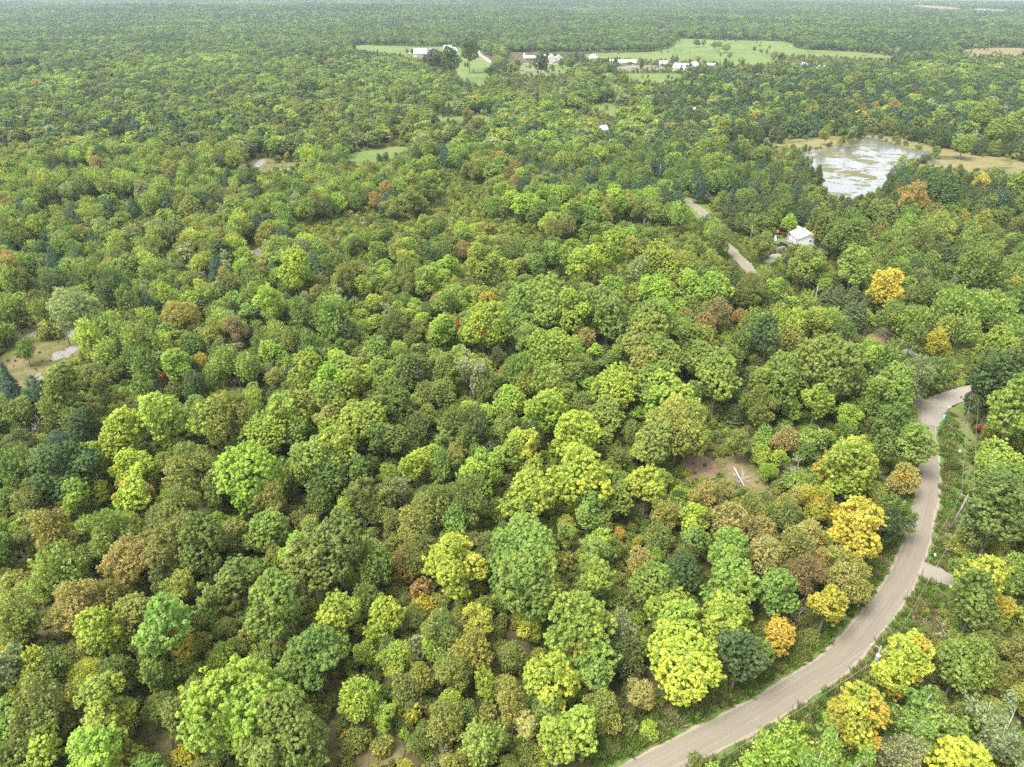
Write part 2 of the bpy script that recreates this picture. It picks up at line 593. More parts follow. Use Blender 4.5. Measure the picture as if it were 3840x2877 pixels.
sheet('rough_grass', 'brown glade among yellow shrubs', zp(*Z6, [(310, 1210), (440, 1190), (620, 1240), (830, 1240), (885, 1330), (860, 1500), (260, 1500), (280, 1330)]), M_SCRUB)
sheet('rough_grass', 'narrow leaf strewn gap between the big maples', zp(*Z7, [(930, 1310), (1010, 1320), (1070, 1430), (1110, 1560), (1080, 1670), (960, 1670), (960, 1480)]), M_SCRUB)
sheet('rough_grass', 'grassy clearing with a fallen trunk', [(2660, 1745), (2720, 1690), (2790, 1702), (2860, 1770), (2900, 1850), (2880, 1885), (2800, 1850), (2720, 1800)], M_SCRUB)
sheet('red_dirt', 'reddish bare earth with scattered stones in the clearing', [(2548, 1728), (2600, 1706), (2660, 1715), (2700, 1760), (2690, 1800), (2600, 1798), (2556, 1770)], M_DIRT)
sheet('rough_grass', 'open dirt strip beneath the power line', zp(*Z3, [(1270, 1000), (1350, 920), (1440, 890), (1500, 960), (1600, 1020), (1600, 1100), (1480, 1090), (1380, 1110)]), M_SCRUB)
sheet('rough_grass', 'mown grassy bank between gravel lane and dark trees', zp(*Z4, [(1035, 440), (1060, 370), (1130, 320), (1290, 250), (1330, 300), (1330, 560), (1330, 860), (1280, 1100), (1180, 1280), (1240, 1440), (1180, 1600), (1000, 1640), (940, 1480), (1040, 1330), (1050, 1130), (1090, 960), (1100, 700), (1085, 540)]), M_VERGE)
sheet('rough_grass', 'open rocky heath among thin trees', [(900, 600), (980, 590), (1090, 612), (1160, 600), (1170, 625), (1060, 655), (920, 650)], M_SCRUB)
sheet('rough_grass', 'scrubby rock slope beside the blue-green pine', [(915, 920), (960, 915), (1010, 975), (980, 1000), (920, 980)], M_SCRUB)

# --- marsh and pond
MARSH = sheet('marsh', 'tan and yellow sedge marsh round the pond', zp(*Z2, [(400, 778), (640, 815), (780, 826), (1000, 818), (1180, 798), (1300, 790), (1500, 826), (1700, 876), (1850, 898), (2300, 962), (2300, 1062), (1950, 1034), (1650, 1012), (1500, 1014), (1400, 1120), (1280, 1190), (1120, 1222), (960, 1190), (1000, 1080), (900, 950), (700, 872), (500, 832)]), M_STRAW, cat='marsh')


def marsh_mat():
    m, t, n, l = new_mat('sedge_marsh')
    geo = N(n, 'NewGeometry')
    mp = N(n, 'Mapping')
    mp.inputs['Scale'].default_value = (0.8, 1.0, 1.0)
    l.new(geo.outputs['Position'], mp.inputs['Vector'])
    f = noise(n, l, 0.05, 7, 0.62, mp.outputs[0], 0.6)
    f2 = noise(n, l, 0.6, 6, 0.7, geo.outputs['Position'])
    f = math_n(n, l, 'ADD', math_n(n, l, 'MULTIPLY', f, 0.7), math_n(n, l, 'MULTIPLY', f2, 0.3))
    c = ramp(n, l, f, [(0.38, (0.03, 0.032, 0.02)), (0.45, (0.075, 0.08, 0.028)), (0.5, (0.145, 0.13, 0.045)), (0.57, (0.17, 0.12, 0.05)), (0.68, (0.10, 0.105, 0.038))])
    out(n, l, principled(n, l, c, 0.9, f2, 0.8, 0.25))
    return m


def pond_mat():
    m, t, n, l = new_mat('pond_water')
    geo = N(n, 'NewGeometry')
    mp = N(n, 'Mapping')
    mp.inputs['Scale'].default_value = (0.9, 1.0, 1.0)
    l.new(geo.outputs['Position'], mp.inputs['Vector'])
    f = noise(n, l, 0.11, 9, 0.72, mp.outputs[0], 0.5)
    big = noise(n, l, 0.03, 3, 0.5, mp.outputs[0])
    k = math_n(n, l, 'ADD', math_n(n, l, 'MULTIPLY', f, 0.72), math_n(n, l, 'MULTIPLY', big, 0.28))
    mats = ramp(n, l, k, [(0.50, (0, 0, 0)), (0.53, (1, 1, 1))])
    f3 = noise(n, l, 0.5, 6, 0.7, geo.outputs['Position'])
    mc = ramp(n, l, f3, [(0.35, (0.035, 0.042, 0.018)), (0.5, (0.10, 0.095, 0.035)), (0.65, (0.07, 0.075, 0.03))])
    pad = principled(n, l, mc, 0.85, f3, 0.5, 0.1)
    g = N(n, 'BsdfGlossy')
    g.inputs['Roughness'].default_value = 0.13
    g.inputs['Color'].default_value = (1, 1, 1, 1)
    # floating film of pale lily pads over dark water
    film = ramp(n, l, noise(n, l, 1.2, 6, 0.75, mp.outputs[0]), [(0.44, (0.02, 0.022, 0.018)), (0.6, (0.13, 0.135, 0.12))])
    d = principled(n, l, film, 0.3, spec=0.5)
    fr = N(n, 'Fresnel')
    fr.inputs['IOR'].default_value = 1.33
    w = N(n, 'MixShader')
    l.new(math_n(n, l, 'MAXIMUM', math_n(n, l, 'MULTIPLY', fr.outputs[0], 0.62, True), 0.04), w.inputs[0])
    l.new(d, w.inputs[1])
    l.new(g.outputs[0], w.inputs[2])
    mx = N(n, 'MixShader')
    l.new(mats, mx.inputs[0])
    l.new(w.outputs[0], mx.inputs[1])
    l.new(pad, mx.inputs[2])
    out(n, l, mx.outputs[0])
    return m


M_MARSH = marsh_mat()
M_POND = pond_mat()
for o in COL.objects:
    if o.name == 'marsh': o.data.materials[0] = M_MARSH
POND = sheet('pond', 'bright marsh pond with yellow floating plant mats', zp(*Z2, [(800, 890), (860, 925), (900, 905), (1000, 888), (1060, 872), (1150, 862), (1180, 842), (1260, 812), (1370, 830), (1500, 868), (1530, 885), (1690, 905), (1640, 945), (1590, 968), (1500, 1002), (1400, 1080), (1370, 1150), (1270, 1185), (1130, 1216), (1050, 1182), (1010, 1100), (960, 1000)]), M_POND, cat='pond', smooth=3)
sheet('lake', 'pale distant lake beyond the far woods', [(3636, 34), (3680, 31), (3760, 35), (3800, 42), (3760, 44), (3690, 41), (3640, 40)], M_POND, cat='lake', jit=0)
sheet('lake', 'small distant pond at the edge of the far wood', [(2462, 108), (2500, 106), (2505, 120), (2464, 122)], M_POND, cat='lake', jit=0)


# --- gravel road
def catmull(P, n=8):
    P = np.asarray(P, float)
    P = np.vstack([2 * P[0] - P[1], P, 2 * P[-1] - P[-2]])
    o = []
    for i in range(1, len(P) - 2):
        for t in np.linspace(0, 1, n, endpoint=False):
            a, b, c, d = P[i - 1], P[i], P[i + 1], P[i + 2]
            o.append(0.5 * ((2 * b) + (-a + c) * t + (2 * a - 5 * b + 4 * c - d) * t * t + (-a + 3 * b - 3 * c + d) * t ** 3))
    o.append(P[-2])
    return np.array(o)


def resample(P, step):
    d = np.concatenate([[0], np.cumsum(np.hypot(*np.diff(P, axis=0).T))])
    s = np.arange(0, d[-1], step)
    return np.stack([np.interp(s, d, P[:, 0]), np.interp(s, d, P[:, 1])], 1)


def strip(name, label, cl, width, mat, z, cat, jit=0.12, off=0.0, w_fn=None):
    t = np.gradient(cl, axis=0)
    t /= np.linalg.norm(t, axis=1)[:, None]
    nrm = np.stack([-t[:, 1], t[:, 0]], 1)
    n = len(cl)
    r_ = np.random.default_rng(len(label))
    s = np.concatenate([[0], np.cumsum(np.hypot(*np.diff(cl, axis=0).T))])
    us = np.array([0, 0.06, 0.25, 0.5, 0.75, 0.94, 1.0])
    V, UV = [], []
    for i in range(n):
        w = width if w_fn is None else w_fn(i / (n - 1))
        for k, u in enumerate(us):
            e = r_.normal(0, jit) if k in (0, len(us) - 1) else 0
            p = cl[i] + nrm[i] * ((0.5 - u) * w + off + e)
            V.append((p[0], p[1], z + (0.05 * (1 - (2 * u - 1) ** 2))))
            UV.append((u, s[i]))
    m = len(us)
    Fc = [(i * m + k, i * m + k + 1, (i + 1) * m + k + 1, (i + 1) * m + k) for i in range(n - 1) for k in range(m - 1)]
    me = bpy.data.meshes.new(name)
    me.from_pydata(V, [], Fc)
    uvl = me.uv_layers.new(name='UVMap')
    idx = np.zeros(len(me.loops), dtype=np.int32)
    me.loops.foreach_get('vertex_index', idx)
    uvl.data.foreach_set('uv', np.array(UV, dtype=np.float32)[idx].ravel())
    me.materials.append(mat)
    o = link(bpy.data.objects.new(name, me))
    tag(o, label, cat, kind='structure')
    return o


e_l = zp(*Z5, [(-80, 1300), (160, 1183), (400, 1060), (620, 960), (830, 850), (1000, 740), (1150, 650), (1280, 540), (1380, 420), (1450, 340), (1510, 260), (1560, 150), (1595, 40)])
e_r = zp(*Z5, [(330, 1290), (530, 1183), (700, 1092), (870, 1000), (1020, 905), (1180, 810), (1300, 720), (1400, 610), (1480, 520), (1560, 410), (1620, 310), (1665, 240), (1745, 40)])
# the near part from both its edges, the far part from its right edge where trees hide the left one
ROAD_W = float(np.mean([np.min([np.hypot(*(gnd(*a) - gnd(*b))) for b in catmull(e_r, 10)]) for a in e_l[2:11]]))
ROAD_W += 0.5
print('road width', ROAD_W)
c_near = np.array([(gnd(*a) + gnd(*b)) / 2 for a, b in zip(e_l, e_r)])
r_up = np.array([gnd(*q) for q in zp(*Z4, [(1040, 1150), (1055, 1040), (1082, 940), (1092, 800), (1086, 650), (1070, 520)])])
tt = np.gradient(r_up, axis=0); tt /= np.linalg.norm(tt, axis=1)[:, None]
c_up = r_up + np.stack([-tt[:, 1], tt[:, 0]], 1) * ROAD_W / 2
c_far = np.array([gnd(*q) for q in [(3462, 1545), (3395, 1470), (3255, 1352), (3050, 1200), (2870, 1072), (2770, 974), (2705, 905), (2668, 856), (2640, 808), (2600, 772), (2560, 752), (2500, 740), (2430, 690)]])
ROAD = resample(catmull(np.vstack([c_near, c_up[1:], c_far]), 10), 1.6)
# verge first (lower), road above it
strip('verge', 'green grass and weeds along both edges of the road', ROAD, ROAD_W + 7.5, M_VERGE, 0.30, 'verge', 0.7)
strip('gravel_road', 'curving beige gravel road with wheel tracks', ROAD, ROAD_W, M_ROAD, 0.36, 'road', 0.16)
LANE = resample(catmull(np.array([gnd(*q) for q in [(3484, 1600), (3488, 1572), (3496, 1545), (3514, 1522), (3548, 1504), (3592, 1488), (3645, 1474), (3720, 1455), (3800, 1440)]]), 8), 1.2)
strip('gravel_lane', 'pale gravel lane turning off past the braced pole', LANE, 5.2, M_DRIVE, 0.42, 'lane', 0.2, w_fn=lambda t: 3.6 + 2.0 * min(1, t * 4))
LANE2 = resample(catmull(np.array([gnd(*q) for q in zp(*Z4, [(978, 1388), (1010, 1398), (1070, 1420), (1140, 1450), (1200, 1470), (1290, 1490)])]), 8), 0.8)
strip('driveway', 'short pale gravel driveway mouth beside the road', LANE2, 5, M_DRIVE, 0.43, 'driveway', 0.18, w_fn=lambda t: 3.4 + 8.0 * max(0, 0.5 - t) ** 1.3 * 2.0)
LANE3 = resample(catmull(np.array([gnd(*q) for q in [(2800, 985), (2850, 994), (2880, 985), (2920, 950), (2930, 925)]]), 8), 1.2)
strip('driveway', 'grey driveway up to the white bungalow', LANE3, 3.6, M_DRIVE, 0.40, 'driveway', 0.2)
LANE4 = resample(catmull(np.array([gnd(*q) for q in [(1790, 190), (1797, 203), (1822, 220), (1850, 238), (1920, 240), (2000, 239), (2100, 240)]]), 8), 3)
strip('farm_lane', 'pale farm lane running past the far farmhouses', LANE4, 7.5, M_DRIVE, 0.24, 'lane', 0.3)


def near_line(P, x, y):
    return float(np.min(np.hypot(P[:, 0] - x, P[:, 1] - y)))


def in_poly(P, x, y):
    x0, y0 = P[:, 0], P[:, 1]
    x1, y1 = np.roll(x0, -1), np.roll(y0, -1)
    c = ((y0 > y) != (y1 > y)) & (x < (x1 - x0) * (y - y0) / (y1 - y0 + 1e-12) + x0)
    return bool(np.count_nonzero(c) & 1)


def in_poly_v(P, X, Y):
    r_ = np.zeros(X.shape, bool)
    n = len(P)
    for i in range(n):
        xa, ya = P[i]
        xb, yb = P[(i + 1) % n]
        c = ((ya > Y) != (yb > Y)) & (X < (xb - xa) * (Y - ya) / (yb - ya + 1e-12) + xa)
        r_ ^= c
    return r_


def dist_line_v(P, X, Y):
    d = np.full(X.shape, 1e9)
    for p in P[::2]:
        d = np.minimum(d, np.hypot(X - p[0], Y - p[1]))
    return d

# ------------------------------------------------------------------ tree shapes (each kind is modelled a few times, then copied)
UP = np.array([0, 0, 1.0])


def unit(a):
    return a / np.maximum(np.linalg.norm(a, axis=-1, keepdims=True), 1e-9)


def leaf_quads(p, nrm, size, g, aspect=0.8, along=None):
    """one small folded leaf spray per point"""
    n = len(p)
    t = unit(np.cross(nrm, g.normal(size=(n, 3)))) if along is None else unit(along - nrm * np.sum(along * nrm, 1, keepdims=True) + 1e-4)
    b = np.cross(nrm, t)
    L = (size * g.uniform(0.5, 1.4, n))[:, None]
    W = L * aspect
    f = nrm * L * 0.16
    v = np.stack([p - t * L * 0.5, p + b * W * 0.5 + f * g.uniform(0, 1, (n, 1)), p + t * L * 0.5 - f * 0.6, p - b * W * 0.5 + f * g.uniform(0, 1, (n, 1))], 1)
    return v.reshape(-1, 3)


def foliage(cl_c, cl_r, cl_o, cl_lobe, per, size, g, stretch=0.0, flat=0.75, up=0.45, rnd=0.35, aspect=0.8, point=False):
    """clumps (centre, radius, outward dir) -> leaves"""
    n = len(cl_c)
    k = per
    d = unit(cl_o[:, None, :] * 0.55 + g.normal(size=(n, k, 3)) * 0.75)
    rr = cl_r[:, None, None] * g.uniform(0.45, 1.0, (n, k, 1))
    sq = np.array([1, 1, flat])
    p = cl_c[:, None, :] + d * rr * sq
    if stretch:
        p = p + cl_o[:, None, :] * cl_r[:, None, None] * g.uniform(-0.3, 1.0, (n, k, 1)) ** 2 * stretch
    nrm = unit(d * 0.7 + UP * up + g.normal(size=(n, k, 3)) * rnd)
    along = None
    if point:
        along = np.repeat(cl_o[:, None, :], k, 1).reshape(-1, 3) + g.normal(size=(n * k, 3)) * 0.35
    v = leaf_quads(p.reshape(-1, 3), nrm.reshape(-1, 3), size, g, aspect, along)
    tone = np.stack([np.repeat(g.uniform(0, 1, n), k), np.repeat(cl_lobe, k), g.uniform(0, 1, n * k)], 1)
    return v, tone


def leaf_mesh(name, parts):
    v = np.vstack([p[0] for p in parts])
    t = np.vstack([p[1] for p in parts])
    f = np.arange(len(v)).reshape(-1, 4)
    me = mesh_np(name, v, f, t)
    me.materials.append(M_LEAF)
    return me


def lobed_clumps(g, a, c, zc, n_lobes, lobe_r, n_clump, cr, low=-0.45, spread=0.62, fill=0.1):
    """clump centres over a crown built of overlapping domes"""
    lobes = []
    ga = math.pi * (3 - math.sqrt(5))
    sx, sy = g.uniform(0.86, 1.14), g.uniform(0.86, 1.14)
    lean = g.normal(0, 0.10, 2) * a
    for i in range(n_lobes):
        u = (i + g.uniform(0.1, 0.9)) / n_lobes
        z = 1 - u * (1 - low)
        ph = i * ga + g.normal(0, 0.55)
        s = math.sqrt(max(0, 1 - z * z))
        k = spread * g.uniform(0.62, 1.26)
        kz = spread * g.uniform(0.70, 1.30)
        lobes.append((np.array([s * math.cos(ph) * a * k * sx + lean[0] * z, s * math.sin(ph) * a * k * sy + lean[1] * z, zc + z * c * kz]), a * lobe_r * g.uniform(0.55, 1.22)))
    lobes.append((np.array([0, 0, zc]), a * 0.5))
    C, O, Lb = [], [], []
    tries = int(n_clump / len(lobes) * 3.2)
    for j, (lc, lr) in enumerate(lobes):
        d = unit(g.normal(size=(tries, 3)) + np.array([0, 0, 0.25]))
        p = lc + d * lr * np.where(g.uniform(size=(tries, 1)) < 0.12, g.uniform(1.05, 1.32, (tries, 1)), g.uniform(0.82, 1.06, (tries, 1))) * np.array([1, 1, 0.95])
        ok = np.ones(tries, bool)
        for j2, (c2, r2) in enumerate(lobes):
            if j2 != j:
                ok &= np.linalg.norm((p - c2) / np.array([1, 1, 0.95]), axis=1) > r2 * 0.86
        ok &= (p[:, 2] > zc + low * c * 1.25) | (g.uniform(size=tries) < 0.15)
        C.append(p[ok]); O.append(d[ok]); Lb.append(np.full(ok.sum(), (j * 0.6180339) % 1.0))
    C = np.vstack(C); O = np.vstack(O); Lb = np.concatenate(Lb)
    # keep the clumps apart so that each one reads
    order = g.permutation(len(C))
    keep, grid = [], {}
    s = cr * 1.05
    for i in order:
        q = tuple(np.floor(C[i] / s).astype(int))
        bad = False
        for dx in (-1, 0, 1):
            for dy in (-1, 0, 1):
                for dz in (-1, 0, 1):
                    for m in grid.get((q[0] + dx, q[1] + dy, q[2] + dz), ()):
                        if np.sum((C[m] - C[i]) ** 2) < s * s: bad = True; break
                    if bad: break
                if bad: break
            if bad: break
        if not bad:
            keep.append(i); grid.setdefault(q, []).append(i)
        if len(keep) >= n_clump: break
    keep = np.array(keep)
    C, O, Lb = C[keep], O[keep], Lb[keep]
    if fill:
        m = int(len(C) * fill)
        f = unit(g.normal(size=(m, 3))) * g.uniform(0.2, 0.75, (m, 1)) * np.array([a, a, c]) * 0.8 + np.array([0, 0, zc])
        C = np.vstack([C, f]); O = np.vstack([O, unit(f - np.array([0, 0, zc]))]); Lb = np.concatenate([Lb, g.uniform(0, 1, m)])
    return C, np.full(len(C), cr) * g.uniform(0.75, 1.3, len(C)), unit(O * 0.85 + UP * 0.35), Lb, lobes


def limb_pts(p0, p1, g, n=5, sag=0.08):
    p0, p1 = np.asarray(p0, float), np.asarray(p1, float)
    L = np.linalg.norm(p1 - p0)
    pts = []
    for t in np.linspace(0, 1, n):
        q = p0 * (1 - t) + p1 * t + np.array([0, 0, math.sin(t * math.pi) * L * sag])
        if 0 < t < 1: q = q + g.normal(0, L * 0.04, 3)
        pts.append(q)
    return pts


def trunk_mesh(name, g, h_fork, top, r0, ends, mat, n=7, sub=0, lean=0.0):
    mb = MB()
    tp = [np.array([0, 0, -0.4]), np.array([0, 0, 0.25]), np.array([g.normal(0, .1), g.normal(0, .1), h_fork * 0.6]), np.array([g.normal(0, .2) + lean, g.normal(0, .2), h_fork]), np.array([g.normal(0, .4) + lean * 1.5, g.normal(0, .4), top])]
    mb.tube(tp, [r0 * 1.5, r0 * 1.1, r0 * 0.85, r0 * 0.7, r0 * 0.12], n)
    for e in ends:
        s = g.uniform(0.6, 1.0)
        st = tp[2] * (1 - s) + tp[3] * s
        pts = limb_pts(st, e, g)
        rr = r0 * g.uniform(0.28, 0.45)
        mb.tube(pts, [rr, rr * 0.8, rr * 0.6, rr * 0.4, rr * 0.12], 5)
        for _ in range(sub):
            k = g.integers(1, 4)
            q = np.asarray(pts[k])
            e2 = q + unit(g.normal(size=3) + (np.asarray(e) - q) / (np.linalg.norm(np.asarray(e) - q) + 1e-6) * 1.3 + UP * 0.5) * np.linalg.norm(np.asarray(e) - st) * g.uniform(0.3, 0.55)
            p2 = limb_pts(q, e2, g, 4)
            mb.tube(p2, [rr * 0.45, rr * 0.33, rr * 0.22, rr * 0.08], 4)
    return mb.mesh(name, mat, True)


PROTO = {}          # kind -> list of dicts(crown, trunk, a, h)


def add_proto(kind, crown, trunk, a, h):
    PROTO.setdefault(kind, []).append(dict(crown=crown, trunk=trunk, a=a, h=h))


def measure(me, q=0.93):
    n = len(me.vertices)
    co = np.zeros(n * 3, np.float32)
    me.vertices.foreach_get('co', co)
    co = co.reshape(-1, 3)
    return float(np.quantile(np.hypot(co[:, 0], co[:, 1]), 0.97)), float(co[:, 2].max())


def proto_maple(seed, a, k=1.0, c_ratio=0.78, sparse=1.0):
    g = np.random.default_rng(seed)
    c = a * c_ratio * g.uniform(0.92, 1.1)
    base = 0.30 * c + 1.2
    zc = base + c
    cr = 0.085 * a ** 0.55 * 2.2 * k ** -0.3
    C, Rr, O, Lb, lobes = lobed_clumps(g, a * 0.93, c, zc, int(15 * g.uniform(0.85, 1.2)), 0.40, int(900 * k), cr * 0.88, low=-0.75, fill=0.15)
    if sparse < 1:
        kp = np.array([hash((round(x * 40), seed)) % 100 / 100 < sparse for x in Lb])
        C, Rr, O, Lb = C[kp], Rr[kp], O[kp], Lb[kp]
    v = foliage(C, Rr * 0.90, O, Lb, 38, 0.34 * (a / 7.0) ** 0.4, g, flat=0.85, up=0.45, rnd=0.40)
    crown = leaf_mesh('crown', [v])
    ends = [l[0] for l in lobes[:-1] if g.uniform() < 0.75]
    tr = trunk_mesh('trunk', g, base + c * 0.35, zc + c * 0.5, 0.045 * a + 0.06, ends, M_BARK, sub=1 if sparse < 1 else 0)
    aa, hh = measure(crown)
    return crown, tr, aa, hh


def proto_broad(seed, a, c_ratio=0.95, n=900, leaf=0.30, cr=0.42, bark=None, low=-0.7):
    """finer-leaved tree, twiggy, branches half seen"""
    g = np.random.default_rng(seed)
    c = a * c_ratio
    base = 0.22 * c + 0.8
    zc = base + c
    C, Rr, O, Lb, lobes = lobed_clumps(g, a * 0.95, c, zc, 20, 0.34, n, cr * 0.9, low=low, fill=0.35, spread=0.66)
    O = unit(O + UP * 0.5)
    v = foliage(C, Rr * 1.15, O, Lb, 17, leaf, g, stretch=0.8, flat=0.9, up=0.25, rnd=0.7)
    crown = leaf_mesh('crown', [v])
    ends = [l[0] + unit(l[0] - np.array([0, 0, zc * 0.6])) * l[1] * 0.7 for l in lobes[:-1]]
    tr = trunk_mesh('trunk', g, base + c * 0.2, zc + c * 0.7, 0.035 * a + 0.05, ends, bark or M_BARK, sub=2)
    aa, hh = measure(crown)
    return crown, tr, aa, hh


def proto_feather(seed, a, c_ratio=1.15, n=420):
    """young tree made of many upward leafy shoots"""
    g = np.random.default_rng(seed)
    c = a * c_ratio
    base = 0.12 * c + 0.5
    zc = base + c
    C, Rr, O, Lb, lobes = lobed_clumps(g, a * 0.86, c * 0.9, zc, 13, 0.40, n, 0.55, low=-0.85, fill=0.2)
    O = unit(O * np.array([1, 1, 0.6]) + UP * 0.75 + g.normal(0, 0.18, O.shape))
    v = foliage(C, Rr * 0.8, O, Lb, 20, 0.42, g, stretch=2.0, flat=1.0, up=0.15, rnd=0.45, aspect=0.55, point=True)
    crown = leaf_mesh('crown', [v])
    tr = trunk_mesh('trunk', g, base + c * 0.3, zc + c * 0.8, 0.03 * a + 0.05, [l[0] for l in lobes[:-1]], M_BARK, sub=1)
    aa, hh = measure(crown)
    return crown, tr, aa, hh


def proto_slender(seed, a, h, n=520):
    """pale-barked, open, several upright stems"""
    g = np.random.default_rng(seed)
    ends, C, O, Lb = [], [], [], []
    mb = MB()
    stems = 3 + seed % 2
    for s in range(stems):
        ph = s * 2.4 + g.uniform(0, 1)
        tip = np.array([math.cos(ph) * a * 0.45, math.sin(ph) * a * 0.45, h * g.uniform(0.82, 0.97)])
        pts = limb_pts((g.normal(0, .1), g.normal(0, .1), -0.3), tip, g, 7, 0.02)
        r0 = 0.11 + 0.01 * a
        mb.tube(pts, [r0 * x for x in (1.2, 1, .85, .7, .5, .35, .12)], 6)
        for k in range(9):
            t = g.uniform(0.38, 0.97)
            i = t * 6
            q = np.asarray(pts[int(i)]) * (1 - i % 1) + np.asarray(pts[min(6, int(i) + 1)]) * (i % 1)
            ln = a * g.uniform(0.5, 0.85) * (1.25 - t * 0.75)
            ph2 = g.uniform(0, 2 * math.pi)
            e = q + np.array([math.cos(ph2), math.sin(ph2), g.uniform(0.35, 0.9)]) * ln * 0.8
            bp = limb_pts(q, e, g, 5, 0.05)
            mb.tube(bp, [r0 * 0.36, r0 * 0.28, r0 * .2, r0 * .12, r0 * .05], 4)
            m = int(n / (stems * 9))
            tt_ = g.uniform(0.3, 1.1, m)
            pp = q + (e - q) * tt_[:, None] + g.normal(0, ln * 0.16, (m, 3))
            C.append(pp); O.append(unit(pp - q + UP * ln * 0.3)); Lb.append(np.full(m, g.uniform()))
    C, O, Lb = np.vstack(C), np.vstack(O), np.concatenate(Lb)
    v = foliage(C, g.uniform(0.28, 0.6, len(C)), O, Lb, 15, 0.27, g, stretch=0.7, flat=0.8, up=0.4, rnd=0.5)
    crown = leaf_mesh('crown', [v])
    aa, hh = measure(crown)
    return crown, mb.mesh('trunk', M_BARK_PALE, True), aa, hh


def proto_conifer(seed, a, h, style):
    g = np.random.default_rng(seed)
    C, O, Lb = [], [], []
    mb = MB()
    mb.tube([(0, 0, -0.4), (0, 0, h * 0.3), (g.normal(0, .1), g.normal(0, .1), h * 0.7), (0, 0, h * 0.98)], [a * .06 + .08, a * .05 + .05, a * .03 + .03, 0.02], 7)
    tiers = {'pine': 13, 'spruce': 22, 'cedar': 20}[style]
    z0 = h * {'pine': 0.16, 'spruce': 0.06, 'cedar': 0.05}[style]
    for i in range(tiers):
        t = i / (tiers - 1)
        z = z0 + (h * 0.97 - z0) * t ** {'pine': 0.95, 'spruce': 0.92, 'cedar': 0.95}[style]
        if style == 'pine':
            rad = a * (1 - t) ** 0.62 * (0.75 + 0.35 * math.sin(t * 3.0)) * g.uniform(0.8, 1.1) + 0.25
        elif style == 'spruce':
            rad = a * (1 - t) ** 0.9 * g.uniform(0.88, 1.08) + 0.12
        else:
            rad = a * (1 - t ** 1.6) ** 0.8 * g.uniform(0.85, 1.1) * (0.75 + 0.25 * min(1, t * 5)) + 0.12
        nb = max(4, int(({'pine': 7, 'spruce': 10, 'cedar': 10}[style]) * (0.5 + 0.5 * rad / a)))
        ph0 = g.uniform(0, 6.28)
        for b in range(nb):
            ph = ph0 + b * 2 * math.pi / nb + g.normal(0, 0.18)
            L = rad * g.uniform(0.75, 1.15)
            rise = {'pine': 0.22, 'spruce': -0.22, 'cedar': 0.5}[style]
            dr = np.array([math.cos(ph), math.sin(ph), 0])
            st = np.array([0, 0, z])
            e = st + dr * L + UP * L * rise
            if style == 'pine' or (style == 'spruce' and b % 2 == 0):
                mb.tube([st, (st + e) / 2 + UP * L * -0.04, e], [0.05, 0.035, 0.012], 4)
            m = max(3, int(L * {'pine': 4.2, 'spruce': 4.5, 'cedar': 4.5}[style]))
            s = g.uniform(0.25, 1.0, m) ** 0.7
            side = np.array([-dr[1], dr[0], 0])
            pp = st + (e - st) * s[:, None] + side * (g.normal(0, 0.20, m) * L * s)[:, None] + UP * (g.normal(0, 0.10, m) + {'pine': 0.1, 'spruce': 0.0, 'cedar': 0.0}[style])[:, None]
            C.append(pp)
            O.append(unit(dr + UP * {'pine': 0.6, 'spruce': -0.05, 'cedar': 1.0}[style] + g.normal(0, 0.2, (m, 3))))
            Lb.append(np.full(m, g.uniform()))
    C, O, Lb = np.vstack(C), np.vstack(O), np.concatenate(Lb)
    st = {'pine': (0.42, 16, 0.36, 0.32), 'spruce': (0.34, 14, 0.34, 0.3), 'cedar': (0.40, 15, 0.42, 0.42)}[style]
    v = foliage(C, st[0] * g.uniform(0.8, 1.25, len(C)), O, Lb, st[1], st[2], g, stretch=0.9, flat=0.6, up=0.45, rnd=0.45, aspect=st[3], point=True)
    crown = leaf_mesh('crown', [v])
    aa, hh = measure(crown)
    return crown, mb.mesh('trunk', M_BARK, True), aa, hh


def proto_shrub(seed, a, ratio=0.75, n=260):
    g = np.random.default_rng(seed)
    c = a * ratio
    C, Rr, O, Lb, lobes = lobed_clumps(g, a * 0.9, c, c * 0.75, 9, 0.42, n, 0.34, low=-0.6, fill=0.25)
    C[:, 2] = np.maximum(C[:, 2], 0.15)
    O = unit(O + UP * 0.4)
    v = foliage(C, Rr, O, Lb, 17, 0.30, g, stretch=0.7, flat=0.9, up=0.3, rnd=0.6)
    crown = leaf_mesh('crown', [v])
    mb = MB()
    for s in range(5):
        e = lobes[s][0]
        pts = limb_pts((g.normal(0, .15), g.normal(0, .15), -0.2), e, g, 5, 0.02)
        mb.tube(pts, [0.06, 0.05, 0.035, 0.025, 0.01], 4)
    aa, hh = measure(crown)
    return crown, mb.mesh('trunk', M_BARK, True), aa, hh


def proto_dead(seed, a, h, mat):
    g = np.random.default_rng(seed)
    mb = MB()

    def grow(p, d, L, r_, depth):
        n = 4
        pts = [p]
        q = p
        for i in range(n):
            d = unit(d + g.normal(0, 0.13, 3) + UP * 0.05)
            q = q + d * L / n
            pts.append(q)
        mb.tube(pts, [r_ * (1 - 0.5 * i / n) for i in range(n + 1)], 6 if depth < 2 else 4, cap=False)
        if depth >= 4: return
        for _ in range(2 + (g.uniform() < 0.7)):
            k = g.integers(2, n + 1)
            grow(pts[k], unit(d + g.normal(0, 0.62, 3) + UP * 0.12), L * g.uniform(0.55, 0.8), r_ * 0.52, depth + 1)

    grow(np.array([0, 0, -0.3]), np.array([g.normal(0, .08), g.normal(0, .08), 1.0]), h * 0.42, 0.028 * h * 0.55 + 0.06, 0)
    me = mb.mesh('branches', mat, True)
    aa, hh = measure(me)
    return None, me, aa, hh


